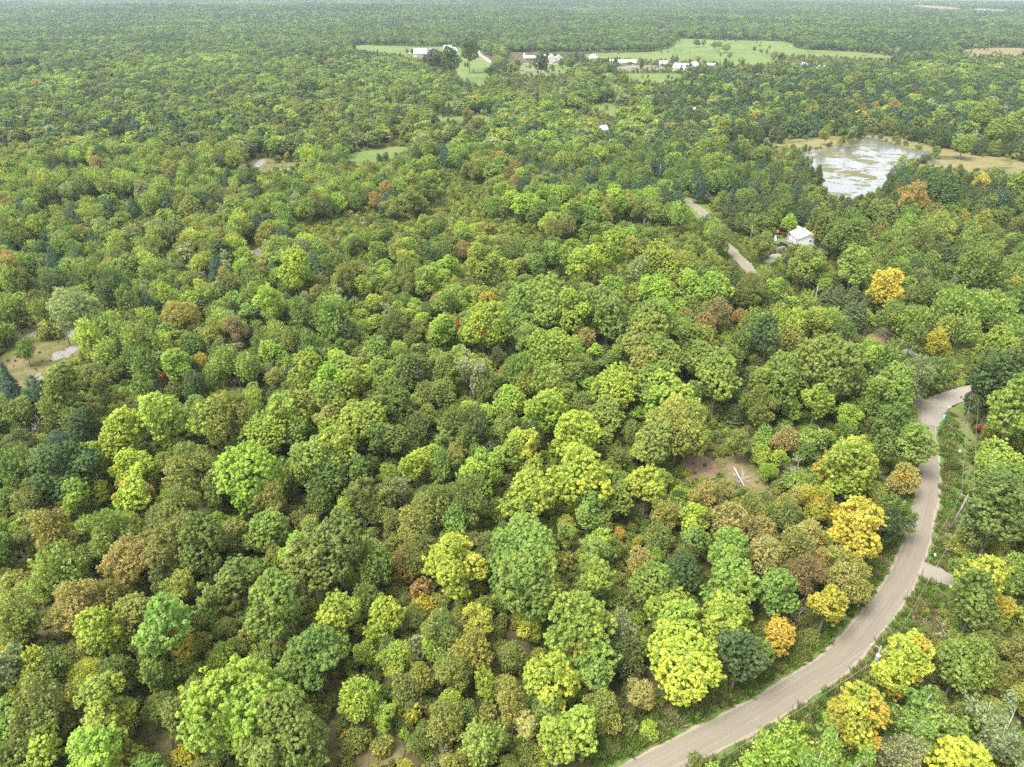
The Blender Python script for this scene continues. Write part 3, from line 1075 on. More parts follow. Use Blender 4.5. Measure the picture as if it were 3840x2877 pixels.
for i, (a, k) in enumerate([(7.5, 1.15), (7.0, 1.05), (8.2, 1.2), (5.2, 0.75), (5.0, 0.7), (4.6, 0.65), (3.2, 0.42), (3.0, 0.4)]):
    add_proto('maple', *proto_maple(100 + i, a, k, [0.85, 1.05, 0.9, 1.15, 1.4, 1.25, 1.45, 1.2][i]))
for i, (a, k) in enumerate([(6.0, 0.9), (5.0, 0.75)]):
    add_proto('maple_open', *proto_maple(140 + i, a, k, 1.0, sparse=0.62))
for i, a in enumerate([5.2, 4.6, 3.6, 3.3]):
    add_proto('broad', *proto_broad(200 + i, a, [1.05, 1.3, 1.15, 1.5][i], int(820 * a / 5)))
for i, a in enumerate([3.6, 3.2, 2.4]):
    add_proto('feather', *proto_feather(300 + i, a, [1.15, 1.45, 1.75][i], int(430 * a / 3.3)))
for i, (a, h) in enumerate([(4.6, 11.5), (3.2, 11), (2.2, 9.5)]):
    add_proto('slender', *proto_slender(400 + i, a, h, [760, 480, 300][i]))
for i, (a, h) in enumerate([(3.8, 12.5), (3.2, 11)]):
    add_proto('pine', *proto_conifer(500 + i, a, h, 'pine'))
for i, (a, h) in enumerate([(2.5, 12), (2.1, 8.5)]):
    add_proto('spruce', *proto_conifer(520 + i, a, h, 'spruce'))
for i, (a, h) in enumerate([(2.0, 9.5), (2.4, 9.0), (1.6, 7.5)]):
    add_proto('cedar', *proto_conifer(540 + i, a, h, 'cedar'))
for i, a in enumerate([2.2, 1.8, 2.6, 1.5]):
    add_proto('shrub', *proto_shrub(600 + i, a, [0.8, 0.95, 0.7, 1.2][i], int(260 * (a / 2.2) ** 1.6)))
for i, (a, h) in enumerate([(3, 9), (3, 8), (2, 7), (2.5, 10)]):
    add_proto('dead', *proto_dead(700 + i, a, h, M_DEAD))
for kk, L in PROTO.items():
    print(kk, [(round(p['a'], 2), round(p['h'], 2), len(p['crown'].polygons) if p['crown'] else 0) for p in L])

# ------------------------------------------------------------------ where the trees stand
PAL = {  # leaf colours (linear) and how to call them
    'lime': ((0.282, 0.380, 0.056), 'yellow-green'), 'ylime': ((0.355, 0.424, 0.055), 'bright yellow-green'),
    'green': ((0.147, 0.213, 0.043), 'fresh green'), 'mid': ((0.213, 0.293, 0.058), 'light green'),
    'bright': ((0.203, 0.305, 0.058), 'vivid green'), 'dark': ((0.095, 0.139, 0.043), 'dark green'),
    'olive': ((0.196, 0.230, 0.054), 'olive green'), 'dolive': ((0.132, 0.161, 0.045), 'dark olive'),
    'yolive': ((0.274, 0.294, 0.059), 'yellowish olive'), 'tan': ((0.342, 0.312, 0.094), 'tan'),
    'tolive': ((0.258, 0.274, 0.062), 'tan-olive'), 'brown': ((0.239, 0.197, 0.077), 'reddish brown'),
    'rust': ((0.313, 0.233, 0.071), 'rust coloured'), 'gold': ((0.480, 0.385, 0.060), 'golden yellow'),
    'red': ((0.400, 0.100, 0.075), 'scarlet'), 'pale': ((0.240, 0.290, 0.119), 'pale grey-green'),
    'pine': ((0.076, 0.142, 0.078), 'blue-green'), 'blue': ((0.079, 0.137, 0.106), 'bluish'),
    'cedar': ((0.117, 0.155, 0.052), 'dark mossy green'), 'yellow': ((0.362, 0.349, 0.045), 'yellow'),
    'grey': ((0.437, 0.435, 0.484), 'grey'),
}
KIND = {  # letter -> prototype kind, object name, category
    'M': ('maple', 'maple_tree', 'tree'), 'O': ('maple_open', 'maple_tree', 'tree'), 'B': ('broad', 'broadleaf_tree', 'tree'),
    'F': ('feather', 'young_tree', 'tree'), 'T': ('slender', 'slender_tree', 'tree'), 'P': ('pine', 'pine_tree', 'tree'),
    'S': ('spruce', 'spruce_tree', 'tree'), 'C': ('cedar', 'cedar_tree', 'tree'), 'H': ('shrub', 'shrub', 'shrub'),
    'D': ('dead', 'dead_tree', 'dead tree'),
}
RATIO = {k: float(np.mean([p['h'] / p['a'] for p in PROTO[KIND[k][0]]])) for k in KIND}

# hand-read from the photograph, per zoomed view: x of crown, y of its top, crown width, kind, colour, autumn share
HAND = []


def L(view, rows):
    (ox, oy), s = view
    for r_ in rows.strip().split(';'):
        r_ = r_.split()
        if not r_: continue
        x, y, w = (float(q) for q in r_[:3])
        HAND.append((ox + x / s, oy + y / s, w / s, r_[3], r_[4], float(r_[5]) if len(r_) > 5 else 0.0))


L(Z7, """1530 850 640 M lime;1800 1240 470 M mid;1860 930 230 M lime;1090 590 280 M bright;1090 760 330 M mid .06;1020 960 220 M bright;1760 500 340 M mid;1530 315 290 O mid;
1310 160 290 M green;1490 80 230 M tolive;1710 30 260 M mid;1920 275 200 M lime;1980 95 160 M mid;860 108 320 B tan;360 85 230 B tolive;700 5 300 B mid;1130 -30 380 B olive;
380 178 290 F mid;280 372 190 F bright;450 330 130 F mid;475 482 270 B tan;700 482 190 B tolive;860 558 280 M yolive;1160 420 200 B yolive;1320 490 190 T mid;640 682 320 O ylime;
100 45 190 T olive;190 50 110 T olive;20 185 200 M green;80 372 210 H yolive;140 620 250 B mid;100 772 150 B yellow;260 890 300 B green;80 960 230 T pale;240 990 230 B ylime;
560 940 230 B yellow;770 960 230 B green;560 1092 200 M lime;710 1158 310 M lime;500 1212 170 B yellow;280 1165 360 B olive;60 1272 280 M bright;300 1402 260 M lime;650 1325 360 M ylime .12;
620 1480 350 M lime;60 1500 240 B green;1130 1232 230 M olive;950 1562 220 M mid;1180 1482 200 H yellow;1290 1590 220 B olive;1960 1190 150 H yolive;1990 862 210 M green;940 835 160 B olive;
1430 1530 160 D grey;30 1000 150 D grey;210 690 90 D grey;300 690 90 D grey;870 330 200 D grey;180 1480 140 D grey""")
L(Z6, """1200 8 380 O ylime;1640 -30 430 M bright;1690 155 420 M mid;1990 435 380 M lime .05;2060 640 300 M mid;2070 250 230 M mid;2060 30 200 T mid;280 85 320 M mid;480 -20 330 M green;
100 335 240 M mid;90 440 240 M mid;470 395 300 O ylime;750 442 240 M ylime .45;460 602 180 M lime;330 690 330 M green;700 80 250 B green;865 92 190 B rust;960 -20 250 B olive;650 330 190 B green;
980 282 170 H rust;1000 372 200 H yellow;1340 440 200 T ylime;1430 535 190 D grey;1080 580 190 F lime;950 660 170 H pale;1120 500 250 B olive;1680 535 170 B ylime;1310 640 250 B yolive;1560 690 180 B olive;
830 702 220 B lime;620 682 150 B lime;1210 800 220 B olive;970 832 180 B yolive;1400 872 170 F ylime;1800 802 340 O ylime .15;2090 860 200 M bright;140 770 290 M mid;190 1062 340 M mid;600 930 250 B lime;
730 1012 190 T lime;880 930 180 B olive;920 1062 170 H yellow;1170 992 160 M ylime;1280 1040 140 F mid;1375 1145 300 F bright;1140 1090 230 B tolive;1565 1150 150 D grey;1570 1055 200 B yolive;
1660 1190 150 T tan;1780 1030 210 M mid;1970 1120 290 M lime;1850 1255 240 M lime;2130 1042 210 B tolive;560 1195 200 H yolive .2;480 1180 120 H olive;740 1290 140 H yolive;510 1340 120 H yolive;980 1262 150 B olive;
1280 1400 110 F ylime;1540 1412 130 B yolive;1090 1370 170 D grey;1000 1050 120 D grey;900 1455 120 M yellow;1900 1020 160 D grey""")
L(Z5, """60 0 170 M mid;40 195 180 M lime;330 182 220 M mid;400 268 220 M lime;450 340 280 M lime;510 495 320 M ylime .18;725 122 270 M mid;710 312 220 M lime;690 400 220 M lime;760 548 220 M dark;850 580 150 M green;
950 212 210 M bright;1090 112 190 B brown;900 22 180 B tan;1030 32 160 B tolive;1160 142 120 B rust;1310 92 220 B tolive;1350 230 170 B tan;1200 312 180 M yellow;965 440 170 M gold .25;150 422 160 B pale;
180 520 180 B dolive;280 742 150 B tan;70 832 170 B tolive;480 102 180 B dark;330 50 80 F lime;700 20 190 M bright;540 0 130 M bright;200 902 120 H olive;330 942 110 H lime;1070 352 130 D grey;1130 472 100 H olive;
1620 552 220 M ylime .3;1510 692 190 M ylime .3;1350 812 260 M ylime .3;1280 902 190 M yellow .2;1720 692 330 T mid;1920 535 240 B mid;1850 642 170 M mid;2100 780 310 T pale;1970 108 260 M ylime;
2150 132 160 B mid;2100 282 130 B gold;1940 290 210 M green;1700 492 130 B olive;1840 440 140 D grey;1890 1002 290 M ylime;1260 968 350 T mid;1010 922 280 F lime;930 1030 180 F lime;840 1122 170 F lime;
650 1152 140 F lime;1580 1042 200 B pale;2120 1002 170 M mid;2170 562 150 B olive;600 1000 80 H olive;230 700 120 D grey;1900 130 160 M green""")
L(Z4, """100 -20 260 M lime;440 -100 300 M mid;760 40 290 M mid;985 10 240 B pale;600 192 150 F mid;330 200 150 M lime;120 222 160 M lime;260 242 180 M lime;830 252 220 F green;490 292 160 M lime;880 392 170 M lime;
720 372 160 M green;940 300 110 B olive;490 475 370 M ylime .12;480 640 260 M ylime .1;720 542 150 M green;900 495 220 M mid;860 652 190 B tan .2;800 822 250 F green;80 422 160 B tan;40 592 110 M lime;190 630 170 D grey;
300 802 240 B yellow .2;540 952 120 M lime;500 1032 300 M gold .25;710 1002 200 B dark;90 922 180 B olive;230 1042 200 B tan;110 1172 160 B tolive;300 1222 150 B tan;1470 0 330 M dark;1420 120 240 M dark;1570 60 200 M green;
1540 262 290 M mid;1490 468 310 M lime;1450 640 260 M mid;1580 690 260 M mid;1430 880 360 M green;1340 1010 220 M olive;1600 872 160 B rust;1590 972 200 B yellow;1470 1152 130 B yolive;1200 462 90 H green;1170 620 110 H dolive;
1190 1152 130 H yolive;1560 1290 200 B mid;580 1240 130 D grey;1350 420 44 B red;1320 540 110 M olive;500 930 110 D grey""")
L(Z3, """110 358 230 M lime;290 562 170 M lime;430 592 180 M lime;80 602 170 M lime;110 692 200 M lime;70 760 230 M mid;590 542 190 M mid;60 940 220 M mid;160 1000 180 M mid;180 1092 330 M lime;440 1092 250 M mid;350 985 200 M mid;
490 1012 200 M green;320 836 200 M mid;370 800 120 B rust;450 752 130 B brown;575 786 80 B rust;720 742 240 F mid;850 762 170 F lime;780 1066 270 M mid;870 1140 200 M mid;1080 902 360 M mid;1200 980 180 M green;1130 862 100 B olive;
1000 762 180 M lime;650 912 120 B dark;560 902 170 F green;870 892 150 M yolive;720 930 160 M dark;220 1275 320 B tolive;680 1262 180 B olive;460 312 130 B olive;640 392 110 B olive;730 352 90 T olive;1190 218 230 M green;
1070 182 180 M olive .08;880 232 160 M green;800 192 220 M dark;860 252 90 B lime;880 432 130 B dolive;960 452 180 M mid;920 502 130 M mid;1210 522 170 M mid;1420 162 140 M olive;1560 92 150 B tan;1720 252 160 B yolive;1750 352 50 B gold;
1950 402 230 M green;1405 637 180 M gold;1110 642 150 C cedar;1210 602 170 C cedar;1290 690 140 C cedar;1160 720 150 C cedar;1250 760 130 C cedar;1310 772 90 F lime;1440 782 140 M mid;1560 732 240 F mid;1560 902 140 M green;1850 630 280 F mid;
2050 642 240 F mid;1830 772 240 F mid;1700 922 140 B yellow;2100 882 240 M lime;1760 1012 200 F green;570 602 160 C dolive;350 520 110 F green;250 420 170 B yolive;100 500 120 B olive;40 100 170 F mid;130 130 170 F mid;230 150 130 F mid;
580 50 110 S pine;340 30 130 P pine;500 180 80 D grey;700 850 80 D grey;1160 380 90 D grey;910 400 80 D grey;1170 1270 90 D grey;900 1160 80 D grey;640 410 60 H olive;640 620 140 B olive;660 560 60 H rust;820 650 90 F green;720 650 70 C green;
1900 700 200 F mid;2000 500 170 F green;1700 620 200 F green;1650 480 160 C cedar;1800 420 150 C cedar;1500 300 150 C cedar;1600 350 160 B olive;1480 470 150 F green;1350 420 130 F green""")
L(Z8, """1040 972 290 M lime;780 1046 270 M ylime;1360 1010 260 M lime;740 1182 220 M ylime;1640 1012 280 M lime;1830 922 230 M yolive;1780 1062 220 M lime;2080 962 200 M mid;2100 702 160 M lime;1930 772 200 M lime;2090 832 180 M lime;
1540 1245 380 M lime;1960 1212 310 M mid;1860 1082 200 M mid;2060 1082 180 M yolive;830 1282 240 M ylime;590 1292 180 M lime;1060 1212 130 M lime;1180 1236 290 B olive;1170 1330 200 D grey;400 1195 380 M dark;560 1122 190 M dark;
90 1252 230 F green;220 1472 230 B olive;60 1522 160 M green;610 1482 160 M lime;820 1472 230 M ylime .2;490 1572 180 M lime;1120 1532 230 B olive;1370 1522 170 M green;1540 1452 150 B rust;1100 1602 200 B tolive;1690 1562 200 B tolive;
2050 1452 150 M lime;1990 1562 150 B green;1710 1190 100 B rust;1380 908 320 B olive;1130 795 90 B red;1035 830 60 B red;1210 802 150 F dark;1090 860 110 F olive;1330 772 120 F green;760 642 140 S blue;830 672 130 F green;920 692 170 F green;
900 852 150 F green;970 902 90 S blue;1940 58 140 P pine;1850 132 190 M ylime;20 802 130 S blue;190 852 170 P pine;400 772 260 M mid;330 962 150 F green;100 922 180 F green;450 1032 150 F green;470 275 250 B pale;300 482 190 H yolive;
270 312 160 F green;150 592 120 F green;660 372 200 F mid;560 502 180 F lime;790 302 140 F green;880 482 200 F mid;1100 682 190 M lime;1260 712 90 B yellow;1200 572 160 M green;1130 632 80 B yellow;1470 632 280 F mid;1700 612 170 M lime;
1880 522 240 F green;1480 522 130 B brown;1400 382 150 F mid;1130 352 190 B tolive;1330 482 150 B tolive;1690 332 170 B lime;1950 332 260 F green;620 792 130 T olive;150 200 140 B olive;320 150 150 F dark;700 190 200 B dark;500 200 130 B dolive;
1480 830 90 D grey;1340 230 90 D grey;200 1110 150 D grey;260 1080 120 D grey;1400 200 120 B tolive;1250 270 90 B ylime;1050 260 130 F lime;1000 240 130 F mid;60 280 180 F green;80 130 170 F mid;550 90 180 F green;740 100 150 F green;
1800 40 130 F mid;1620 150 130 B olive;2050 60 140 F green;1680 130 110 F pine;2120 470 150 M green;520 560 100 F mid;650 560 180 F mid;760 480 160 F mid;1000 530 160 F lime;1740 480 160 F mid;1620 560 120 F green;2010 620 150 F mid;1930 670 160 M dark""")
L(S2, """1680 655 260 M ylime;1900 682 250 M mid;1830 522 230 M yolive;1830 352 270 M mid;1650 232 150 M lime;1630 185 300 M mid;1880 202 170 M lime;1430 262 240 M lime;1240 115 330 M mid;920 32 190 M lime .05;950 202 170 M lime .08;920 312 260 M lime .04;
600 202 130 M mid;700 392 180 M lime;770 466 70 B red;870 155 50 B red;720 292 140 M mid;1300 452 240 M lime;1130 432 170 M mid;1160 522 130 B mid;870 562 200 T pale;860 685 130 M ylime .6;740 672 150 M mid;930 762 120 F green;1280 642 200 F mid;1440 642 150 M olive;
1110 622 170 F green;1680 482 120 M mid;1490 472 120 B tan .2;500 562 240 M green;320 552 150 M mid;140 632 220 M lime;360 672 180 M mid;400 772 250 M green;170 742 180 M lime;60 802 160 M lime;240 862 270 M lime;90 992 230 M lime;360 1002 210 M green;
530 742 130 M dark;610 782 140 B olive;540 942 170 B dolive;700 852 130 M green;740 932 160 F green;880 942 150 F dark;830 1042 130 F green;1080 822 180 M lime;1270 832 260 M lime;1380 792 140 M lime;1080 952 180 F green;1270 932 150 F green;1210 1042 150 F dark;
1450 962 270 M ylime;1400 1072 180 M lime;1620 892 180 M mid;1780 992 140 F olive;1880 1072 220 M mid;1680 1112 140 F green;1470 1195 320 M ylime .06;1660 1312 220 M mid;1170 1310 280 M lime;1160 1122 190 M ylime;900 1202 220 M lime;1080 1172 170 M lime;
1190 1242 160 M lime;540 1162 190 M ylime;690 1192 150 F green;430 1292 150 F pale;230 1332 190 T olive;100 1142 200 M lime;60 1240 220 M green;220 1282 130 M green;90 1302 120 M lime;660 1392 210 B olive;830 1362 230 B olive;760 1522 150 F bright;530 1562 180 B tolive;
1150 1540 280 M bright;1840 1282 240 O ylime;235 1450 120 D grey;950 1130 90 D grey;740 800 80 D grey;370 400 70 D grey;290 90 110 T mid;440 20 100 B yolive;100 30 130 F green;620 20 110 F dark;690 20 110 F dark;360 160 80 M lime;230 380 50 H red;380 330 90 T pale;
60 250 170 F mid;150 180 120 B olive;480 120 140 B olive;520 360 100 M lime;500 200 110 B olive;60 350 180 F green;150 420 140 F dark;430 400 130 B dolive;1000 150 110 F green;1500 30 190 M lime;1350 20 130 M mid;1650 30 160 M lime;1800 60 150 F pale;1530 130 100 B brown;
1800 90 50 B gold;1880 90 90 D grey;270 960 110 M mid;60 1080 180 M mid;300 1430 150 B olive;380 1420 110 T olive;160 1480 130 B lime;620 960 100 B yolive;1060 700 100 B yolive;1150 740 130 B yolive;1000 640 90 B dolive;1870 900 110 B tolive;1730 700 60 B yolive""")
L(S6, """1560 452 230 B tan;1380 532 220 B tan;1800 562 300 B tolive;1630 662 330 B tan;1900 762 250 B tan;1960 1002 210 B tan;1300 752 240 M ylime;1050 682 250 B yolive;650 892 110 F gold;810 962 100 F yellow;920 1042 120 F ylime;1200 1062 250 B dolive;
1620 902 200 M bright;180 782 160 B yellow;1490 562 100 F green;1260 -20 260 B yolive;1700 62 200 B olive;1900 150 160 B lime;1960 300 150 B lime;780 720 110 D grey;1190 1280 80 D grey;1750 380 110 D grey;100 640 150 F green;380 690 260 M mid;470 690 220 F mid;600 1000 170 B yolive;
960 1100 160 B lime;420 900 120 M mid;180 900 170 T mid;450 970 200 T lime;1500 1050 150 B yolive;1000 850 260 B olive""")
# lone trees and hedgerow trees round the far farms
L(Z1, """680 190 60 M dark;735 168 110 M dark;830 205 120 M dark;770 215 70 M olive;950 148 120 M dark;1085 270 60 M dark;1130 160 130 B pale;1235 215 90 B tolive;1410 205 110 M dark;1640 185 110 P pine;1600 205 70 M green;1540 215 40 P pine;1720 232 30 C cedar;
1780 228 24 C dark;1805 226 24 C dark;1835 226 28 C dark;1885 226 24 C dark;1905 226 28 C dark;2055 238 26 C dark;1440 260 26 C olive;1480 275 36 M olive;1340 270 26 F mid;1258 235 50 M dark;1850 288 60 M dark;1790 285 60 M olive;145 120 80 M green;275 135 66 M dark;335 152 74 M dark;
60 205 66 B rust;556 178 26 M olive;590 184 24 M dark;925 262 12 C green;940 260 14 C green;940 375 56 P pine;230 195 30 M olive;1120 285 40 M dark;1940 335 60 M mid;2060 250 20 B tolive;2110 250 20 B tolive;800 505 80 P dark;740 460 80 M lime;680 480 70 P pine;500 400 110 M mid;
1150 545 80 P pine;1215 600 90 P pine;1375 630 70 P pine;940 560 70 B brown;1000 570 90 B olive;600 520 90 B tolive;480 230 30 B olive;1630 250 40 P pine;1612 270 36 M dark""")
L(Z2, """275 215 40 M green;315 236 30 M mid;378 232 40 M mid;408 236 34 M mid;450 220 58 M mid;614 280 22 M dark;655 278 24 T green;690 284 26 T mid;735 286 46 B pale;776 284 46 B green;145 312 46 P dark;278 305 46 T pale;545 320 52 T mid;640 343 66 M dark;455 346 38 C dark;478 362 32 C dark;238 342 28 P dark;
354 350 20 P green;372 355 16 P green;728 330 26 M mid;470 310 30 B brown;1200 200 60 B mid;1440 595 60 B rust;1270 595 60 B red;1330 615 50 B rust;2090 640 170 M mid;1980 560 150 M mid;1950 1040 80 B gold;160 790 100 F green;340 950 70 M ylime;290 1000 90 P pine;540 1080 80 S pine;
300 640 100 P dark;390 630 80 P pine;1000 1090 120 M olive .1;1170 1232 200 M green;1480 960 110 P pine;1440 1060 130 C cedar;1400 1120 120 C cedar;1060 990 70 P dark;980 970 90 C cedar;930 900 90 C cedar;1720 980 220 M dark;1600 1010 130 C cedar;1560 1090 150 B tan;1290 680 50 D grey;
1620 800 40 D grey;860 1060 60 D grey;1500 920 60 P mid;700 700 110 C cedar;760 730 90 C cedar;850 690 110 C cedar;920 680 110 C dark;640 740 90 C dark;1000 680 100 C cedar;1080 680 100 C dark;1160 660 90 C cedar;1230 700 90 C dark;1350 660 90 C dark;1420 680 100 F olive;1520 690 100 C cedar;
1600 720 100 C dark;1680 730 110 C cedar;1760 760 120 C dark;1880 790 70 C cedar;1960 815 70 C cedar;2050 820 70 C olive;2120 830 60 C dark;2190 820 70 C cedar;1820 780 60 C dark;1860 760 120 M mid;430 700 90 M yolive;480 720 90 C dark;560 700 100 C cedar;1040 740 70 F olive;1195 750 60 B pale;430 660 30 D grey""")

def vnoise(x, y, s, seed):
    """smooth value noise for stands of one kind"""
    g = np.random.default_rng(seed)
    tab = g.uniform(0, 1, (64, 64))
    u, v = x / s + 500, y / s + 500
    i, j = np.floor(u).astype(int), np.floor(v).astype(int)
    f, h = u - i, v - j
    f, h = f * f * (3 - 2 * f), h * h * (3 - 2 * h)
    t_ = lambda a, b: tab[a % 64, b % 64]
    return (t_(i, j) * (1 - f) + t_(i + 1, j) * f) * (1 - h) + (t_(i, j + 1) * (1 - f) + t_(i + 1, j + 1) * f) * h


def pick_(g):
    return [('M', 'mid'), ('F', 'mid'), ('M', 'lime'), ('B', 'olive'), ('F', 'green')][g.integers(0, 5)]


TREES = []   # dict(kind letter, x, y, a, zs, colour key, autumn, hand)


def solve(px, ytop, w, k):
    """a tree whose crown top is at this pixel and crown is w pixels wide: stand it on the ground"""
    a, h = 4.0, 4.0 * RATIO[k]
    for _ in range(14):
        if k in 'PSCD':
            hc, half = h, 0.0
            yc = ytop
            x, y = gnd(px, yc, hc)
        else:
            c = h * (0.42 if k != 'H' else 0.48)
            hc = h - c
            d0 = math.hypot(*gnd(px, ytop + 0.45 * w, hc))
            th = math.atan2(CAM_H - hc, d0)
            half = math.hypot(a * math.sin(th), c * math.cos(th))
            x, y = gnd(px, ytop + half / max(a, 0.1) * w * 0.5, hc)
        dep = y * CP + (CAM_H - hc) * SP
        a = 0.5 * a + 0.5 * (w * 0.5 * dep / F_PX)
        a = min(max(a, 0.5), 11)
        h = a * RATIO[k]
    return x, y, a


ROAD_CLEAR = ROAD_W / 2 + 1.6
SHOWN = [(2602, 778), (2625, 800), (2642, 830), (2654, 852), (2592, 772), (2612, 785), (2635, 815), (2648, 842), (2658, 860), (2748, 955), (2768, 978), (2790, 1002), (2985, 880), (3010, 900), (3045, 915), (3000, 920), (2955, 893), (2910, 890), (2918, 905),
         (3080, 560), (3140, 590), (3040, 600), (3120, 650), (3200, 600), (3280, 590), (3110, 710), (3200, 690), (3350, 560), (3400, 585), (3640, 600), (3760, 625), (3560, 585), (2258, 490), (2345, 232), (2565, 250)]
CAP = {'C': 2.7, 'S': 2.7, 'P': 4.2, 'H': 3.6, 'D': 3.4, 'F': 5.0, 'B': 7.0, 'T': 6.0, 'M': 10.5, 'O': 8.5}
for (px, yt, w, k, c, au) in HAND:
    x, y, a = solve(px, yt, w, k)
    m = 1
    if k in 'CSPF' and a > CAP[k]: m = min(4, int(math.ceil(a / CAP[k])))
    for i_ in range(m):
        wi = w / m * (1.0 if m == 1 else 1.25)
        xi = px + (i_ - (m - 1) / 2) * w / m
        yi = yt + (0.0 if m == 1 else (abs(i_ - (m - 1) / 2) * 0.25 + 0.12 * (i_ % 2)) * w / m)
        x, y, a = solve(xi, yi, wi, k)
        if a > CAP[k]:
            x, y, _ = solve(xi, yi, wi * CAP[k] / a, k)
            a = CAP[k]
        if k in 'MBO': a *= 1.08
        h_ = a * RATIO[k]
        cx_, cy2, dp_ = project(x, y, h_ * 0.55)
        _, ty_, _ = project(x, y, h_)
        _, by_, _ = project(x, y, 0.2 * h_)
        rx_, ry_ = a * F_PX / dp_, max((by_ - ty_) * 0.5, 4) + 0.3 * a * F_PX / dp_
        if any(((qx - cx_) / rx_) ** 2 + ((qy - cy2) / ry_) ** 2 < 0.9 for qx, qy in SHOWN): continue
        TREES.append(dict(k=k, x=x, y=y, a=a, c=c, au=au, hand=True))


def push_off(P, t, clear):
    d = np.hypot(P[:, 0] - t['x'], P[:, 1] - t['y'])
    i = int(np.argmin(d))
    if d[i] < clear:
        v = np.array([t['x'] - P[i, 0], t['y'] - P[i, 1]])
        n = np.linalg.norm(v)
        if n < 0.3:
            tg = P[min(i + 1, len(P) - 1)] - P[max(i - 1, 0)]
            v = np.array([-tg[1], tg[0]]); n = np.linalg.norm(v)
        v = v / n * clear
        t['x'], t['y'] = P[i, 0] + v[0], P[i, 1] + v[1]


pr = project(ROAD[:, 0], ROAD[:, 1], 0.0)
gr = np.random.default_rng(8)
last = None
for i_ in range(2, len(ROAD) - 2):
    if not ((2900 < pr[0][i_] < 3215 and pr[1][i_] < 1400) or (3290 < pr[0][i_] < 3440 and pr[1][i_] < 1560) or (2690 < pr[0][i_] < 2725 and pr[1][i_] < 950)): continue
    if last is not None and np.hypot(*(ROAD[i_] - last)) < 5.0: continue
    last = ROAD[i_]
    to = -ROAD[i_] / np.linalg.norm(ROAD[i_])
    tg_ = ROAD[i_ + 1] - ROAD[i_ - 1]
    nn = np.array([-tg_[1], tg_[0]]); nn /= np.linalg.norm(nn)
    if nn @ to < 0: nn = -nn
    q = ROAD[i_] + nn * (ROAD_W / 2 + gr.uniform(2.5, 4.0))
    k_, c_ = pick_(gr)
    TREES.append(dict(k=k_, x=q[0], y=q[1], a=gr.uniform(3.0, 4.2), c=c_, au=0, hand=False, tall=True))
for t in TREES:
    push_off(ROAD, t, ROAD_CLEAR + 0.25 * t['a'])
    push_off(LANE, t, 4.0)
    push_off(LANE2, t, 4.0)

# --- fill the rest of the near and middle wood
HOUSES = [(gnd(2992, 930), 9), (gnd(3010, 905), 9), (gnd(2930, 930), 6), (gnd(2905, 905), 6), (gnd(2258, 497), 10), (gnd(2606, 430), 12)]
CELL = 6.0
GRID = {}


def put(t):
    GRID.setdefault((int(t['x'] // CELL), int(t['y'] // CELL)), []).append(t)


def free(x, y, a, k=0.6):
    cx, cy_ = int(x // CELL), int(y // CELL)
    for i in range(-3, 4):
        for j in range(-3, 4):
            for t in GRID.get((cx + i, cy_ + j), ()):
                if (t['x'] - x) ** 2 + (t['y'] - y) ** 2 < (k * (a + t['a'])) ** 2: return False
    return True


for t in TREES: put(t)


def pick(r_, table):
    s = r_.uniform(0, sum(w for w, _ in table))
    for w, v in table:
        s -= w
        if s <= 0: return v
    return table[-1][1]


ZMIX = {
    'near': [(3, ('B', 'olive')), (2, ('B', 'yolive')), (2, ('H', 'yolive')), (1.5, ('H', 'olive')), (1.5, ('F', 'mid')), (1.2, ('B', 'green')), (0.8, ('B', 'lime')), (0.5, ('B', 'tan')), (0.5, ('T', 'olive')), (0.4, ('H', 'yellow')), (0.35, ('D', 'grey'))],
    'maple': [(4, ('M', 'lime')), (3, ('M', 'mid')), (2, ('M', 'green')), (1.4, ('F', 'green')), (1.5, ('B', 'olive')), (1, ('B', 'tolive')), (0.7, ('M', 'yolive')), (0.1, ('B', 'rust')), (0.3, ('D', 'grey')), (0.4, ('T', 'mid'))],
    'left': [(4, ('F', 'mid')), (3, ('F', 'green')), (1.6, ('B', 'olive')), (1.2, ('B', 'tolive')), (1.2, ('M', 'mid')), (1, ('F', 'lime')), (1.5, ('P', 'pine')), (0.7, ('C', 'dark')), (0.9, ('B', 'dolive')), (0.5, ('B', 'pale')), (0.5, ('T', 'pale')), (0.5, ('H', 'yolive')), (0.35, ('D', 'grey')), (0.06, ('B', 'rust')), (0.5, ('M', 'dark')), (0.4, ('T', 'mid'))],
    'right': [(3, ('F', 'mid')), (2.5, ('F', 'green')), (3, ('C', 'cedar')), (1.2, ('M', 'mid')), (1, ('B', 'olive')), (0.8, ('C', 'dark')), (0.8, ('M', 'green')), (0.4, ('B', 'yolive')), (0.3, ('D', 'grey')), (0.5, ('B', 'tolive'))],
    'swamp': [(5, ('C', 'cedar')), (3, ('C', 'dark')), (1.5, ('F', 'green')), (1, ('M', 'mid')), (0.6, ('P', 'pine')), (0.4, ('D', 'grey'))],
    'pines': [(3, ('P', 'pine')), (2, ('P', 'dark')), (3, ('F', 'green')), (1.5, ('M', 'mid')), (1, ('C', 'cedar')), (1, ('B', 'olive')), (0.6, ('M', 'lime')), (0.1, ('B', 'rust'))],
    'far': [(3, ('M', 'mid')), (3, ('M', 'green')), (2, ('M', 'lime')), (2, ('F', 'green')), (2, ('B', 'olive')), (1.5, ('M', 'dark')), (1, ('P', 'pine')), (0.6, ('B', 'tolive')), (0.8, ('B', 'pale')), (0.06, ('B', 'rust')), (0.05, ('B', 'gold')), (0.6, ('F', 'mid')), (0.8, ('B', 'dolive'))],
}


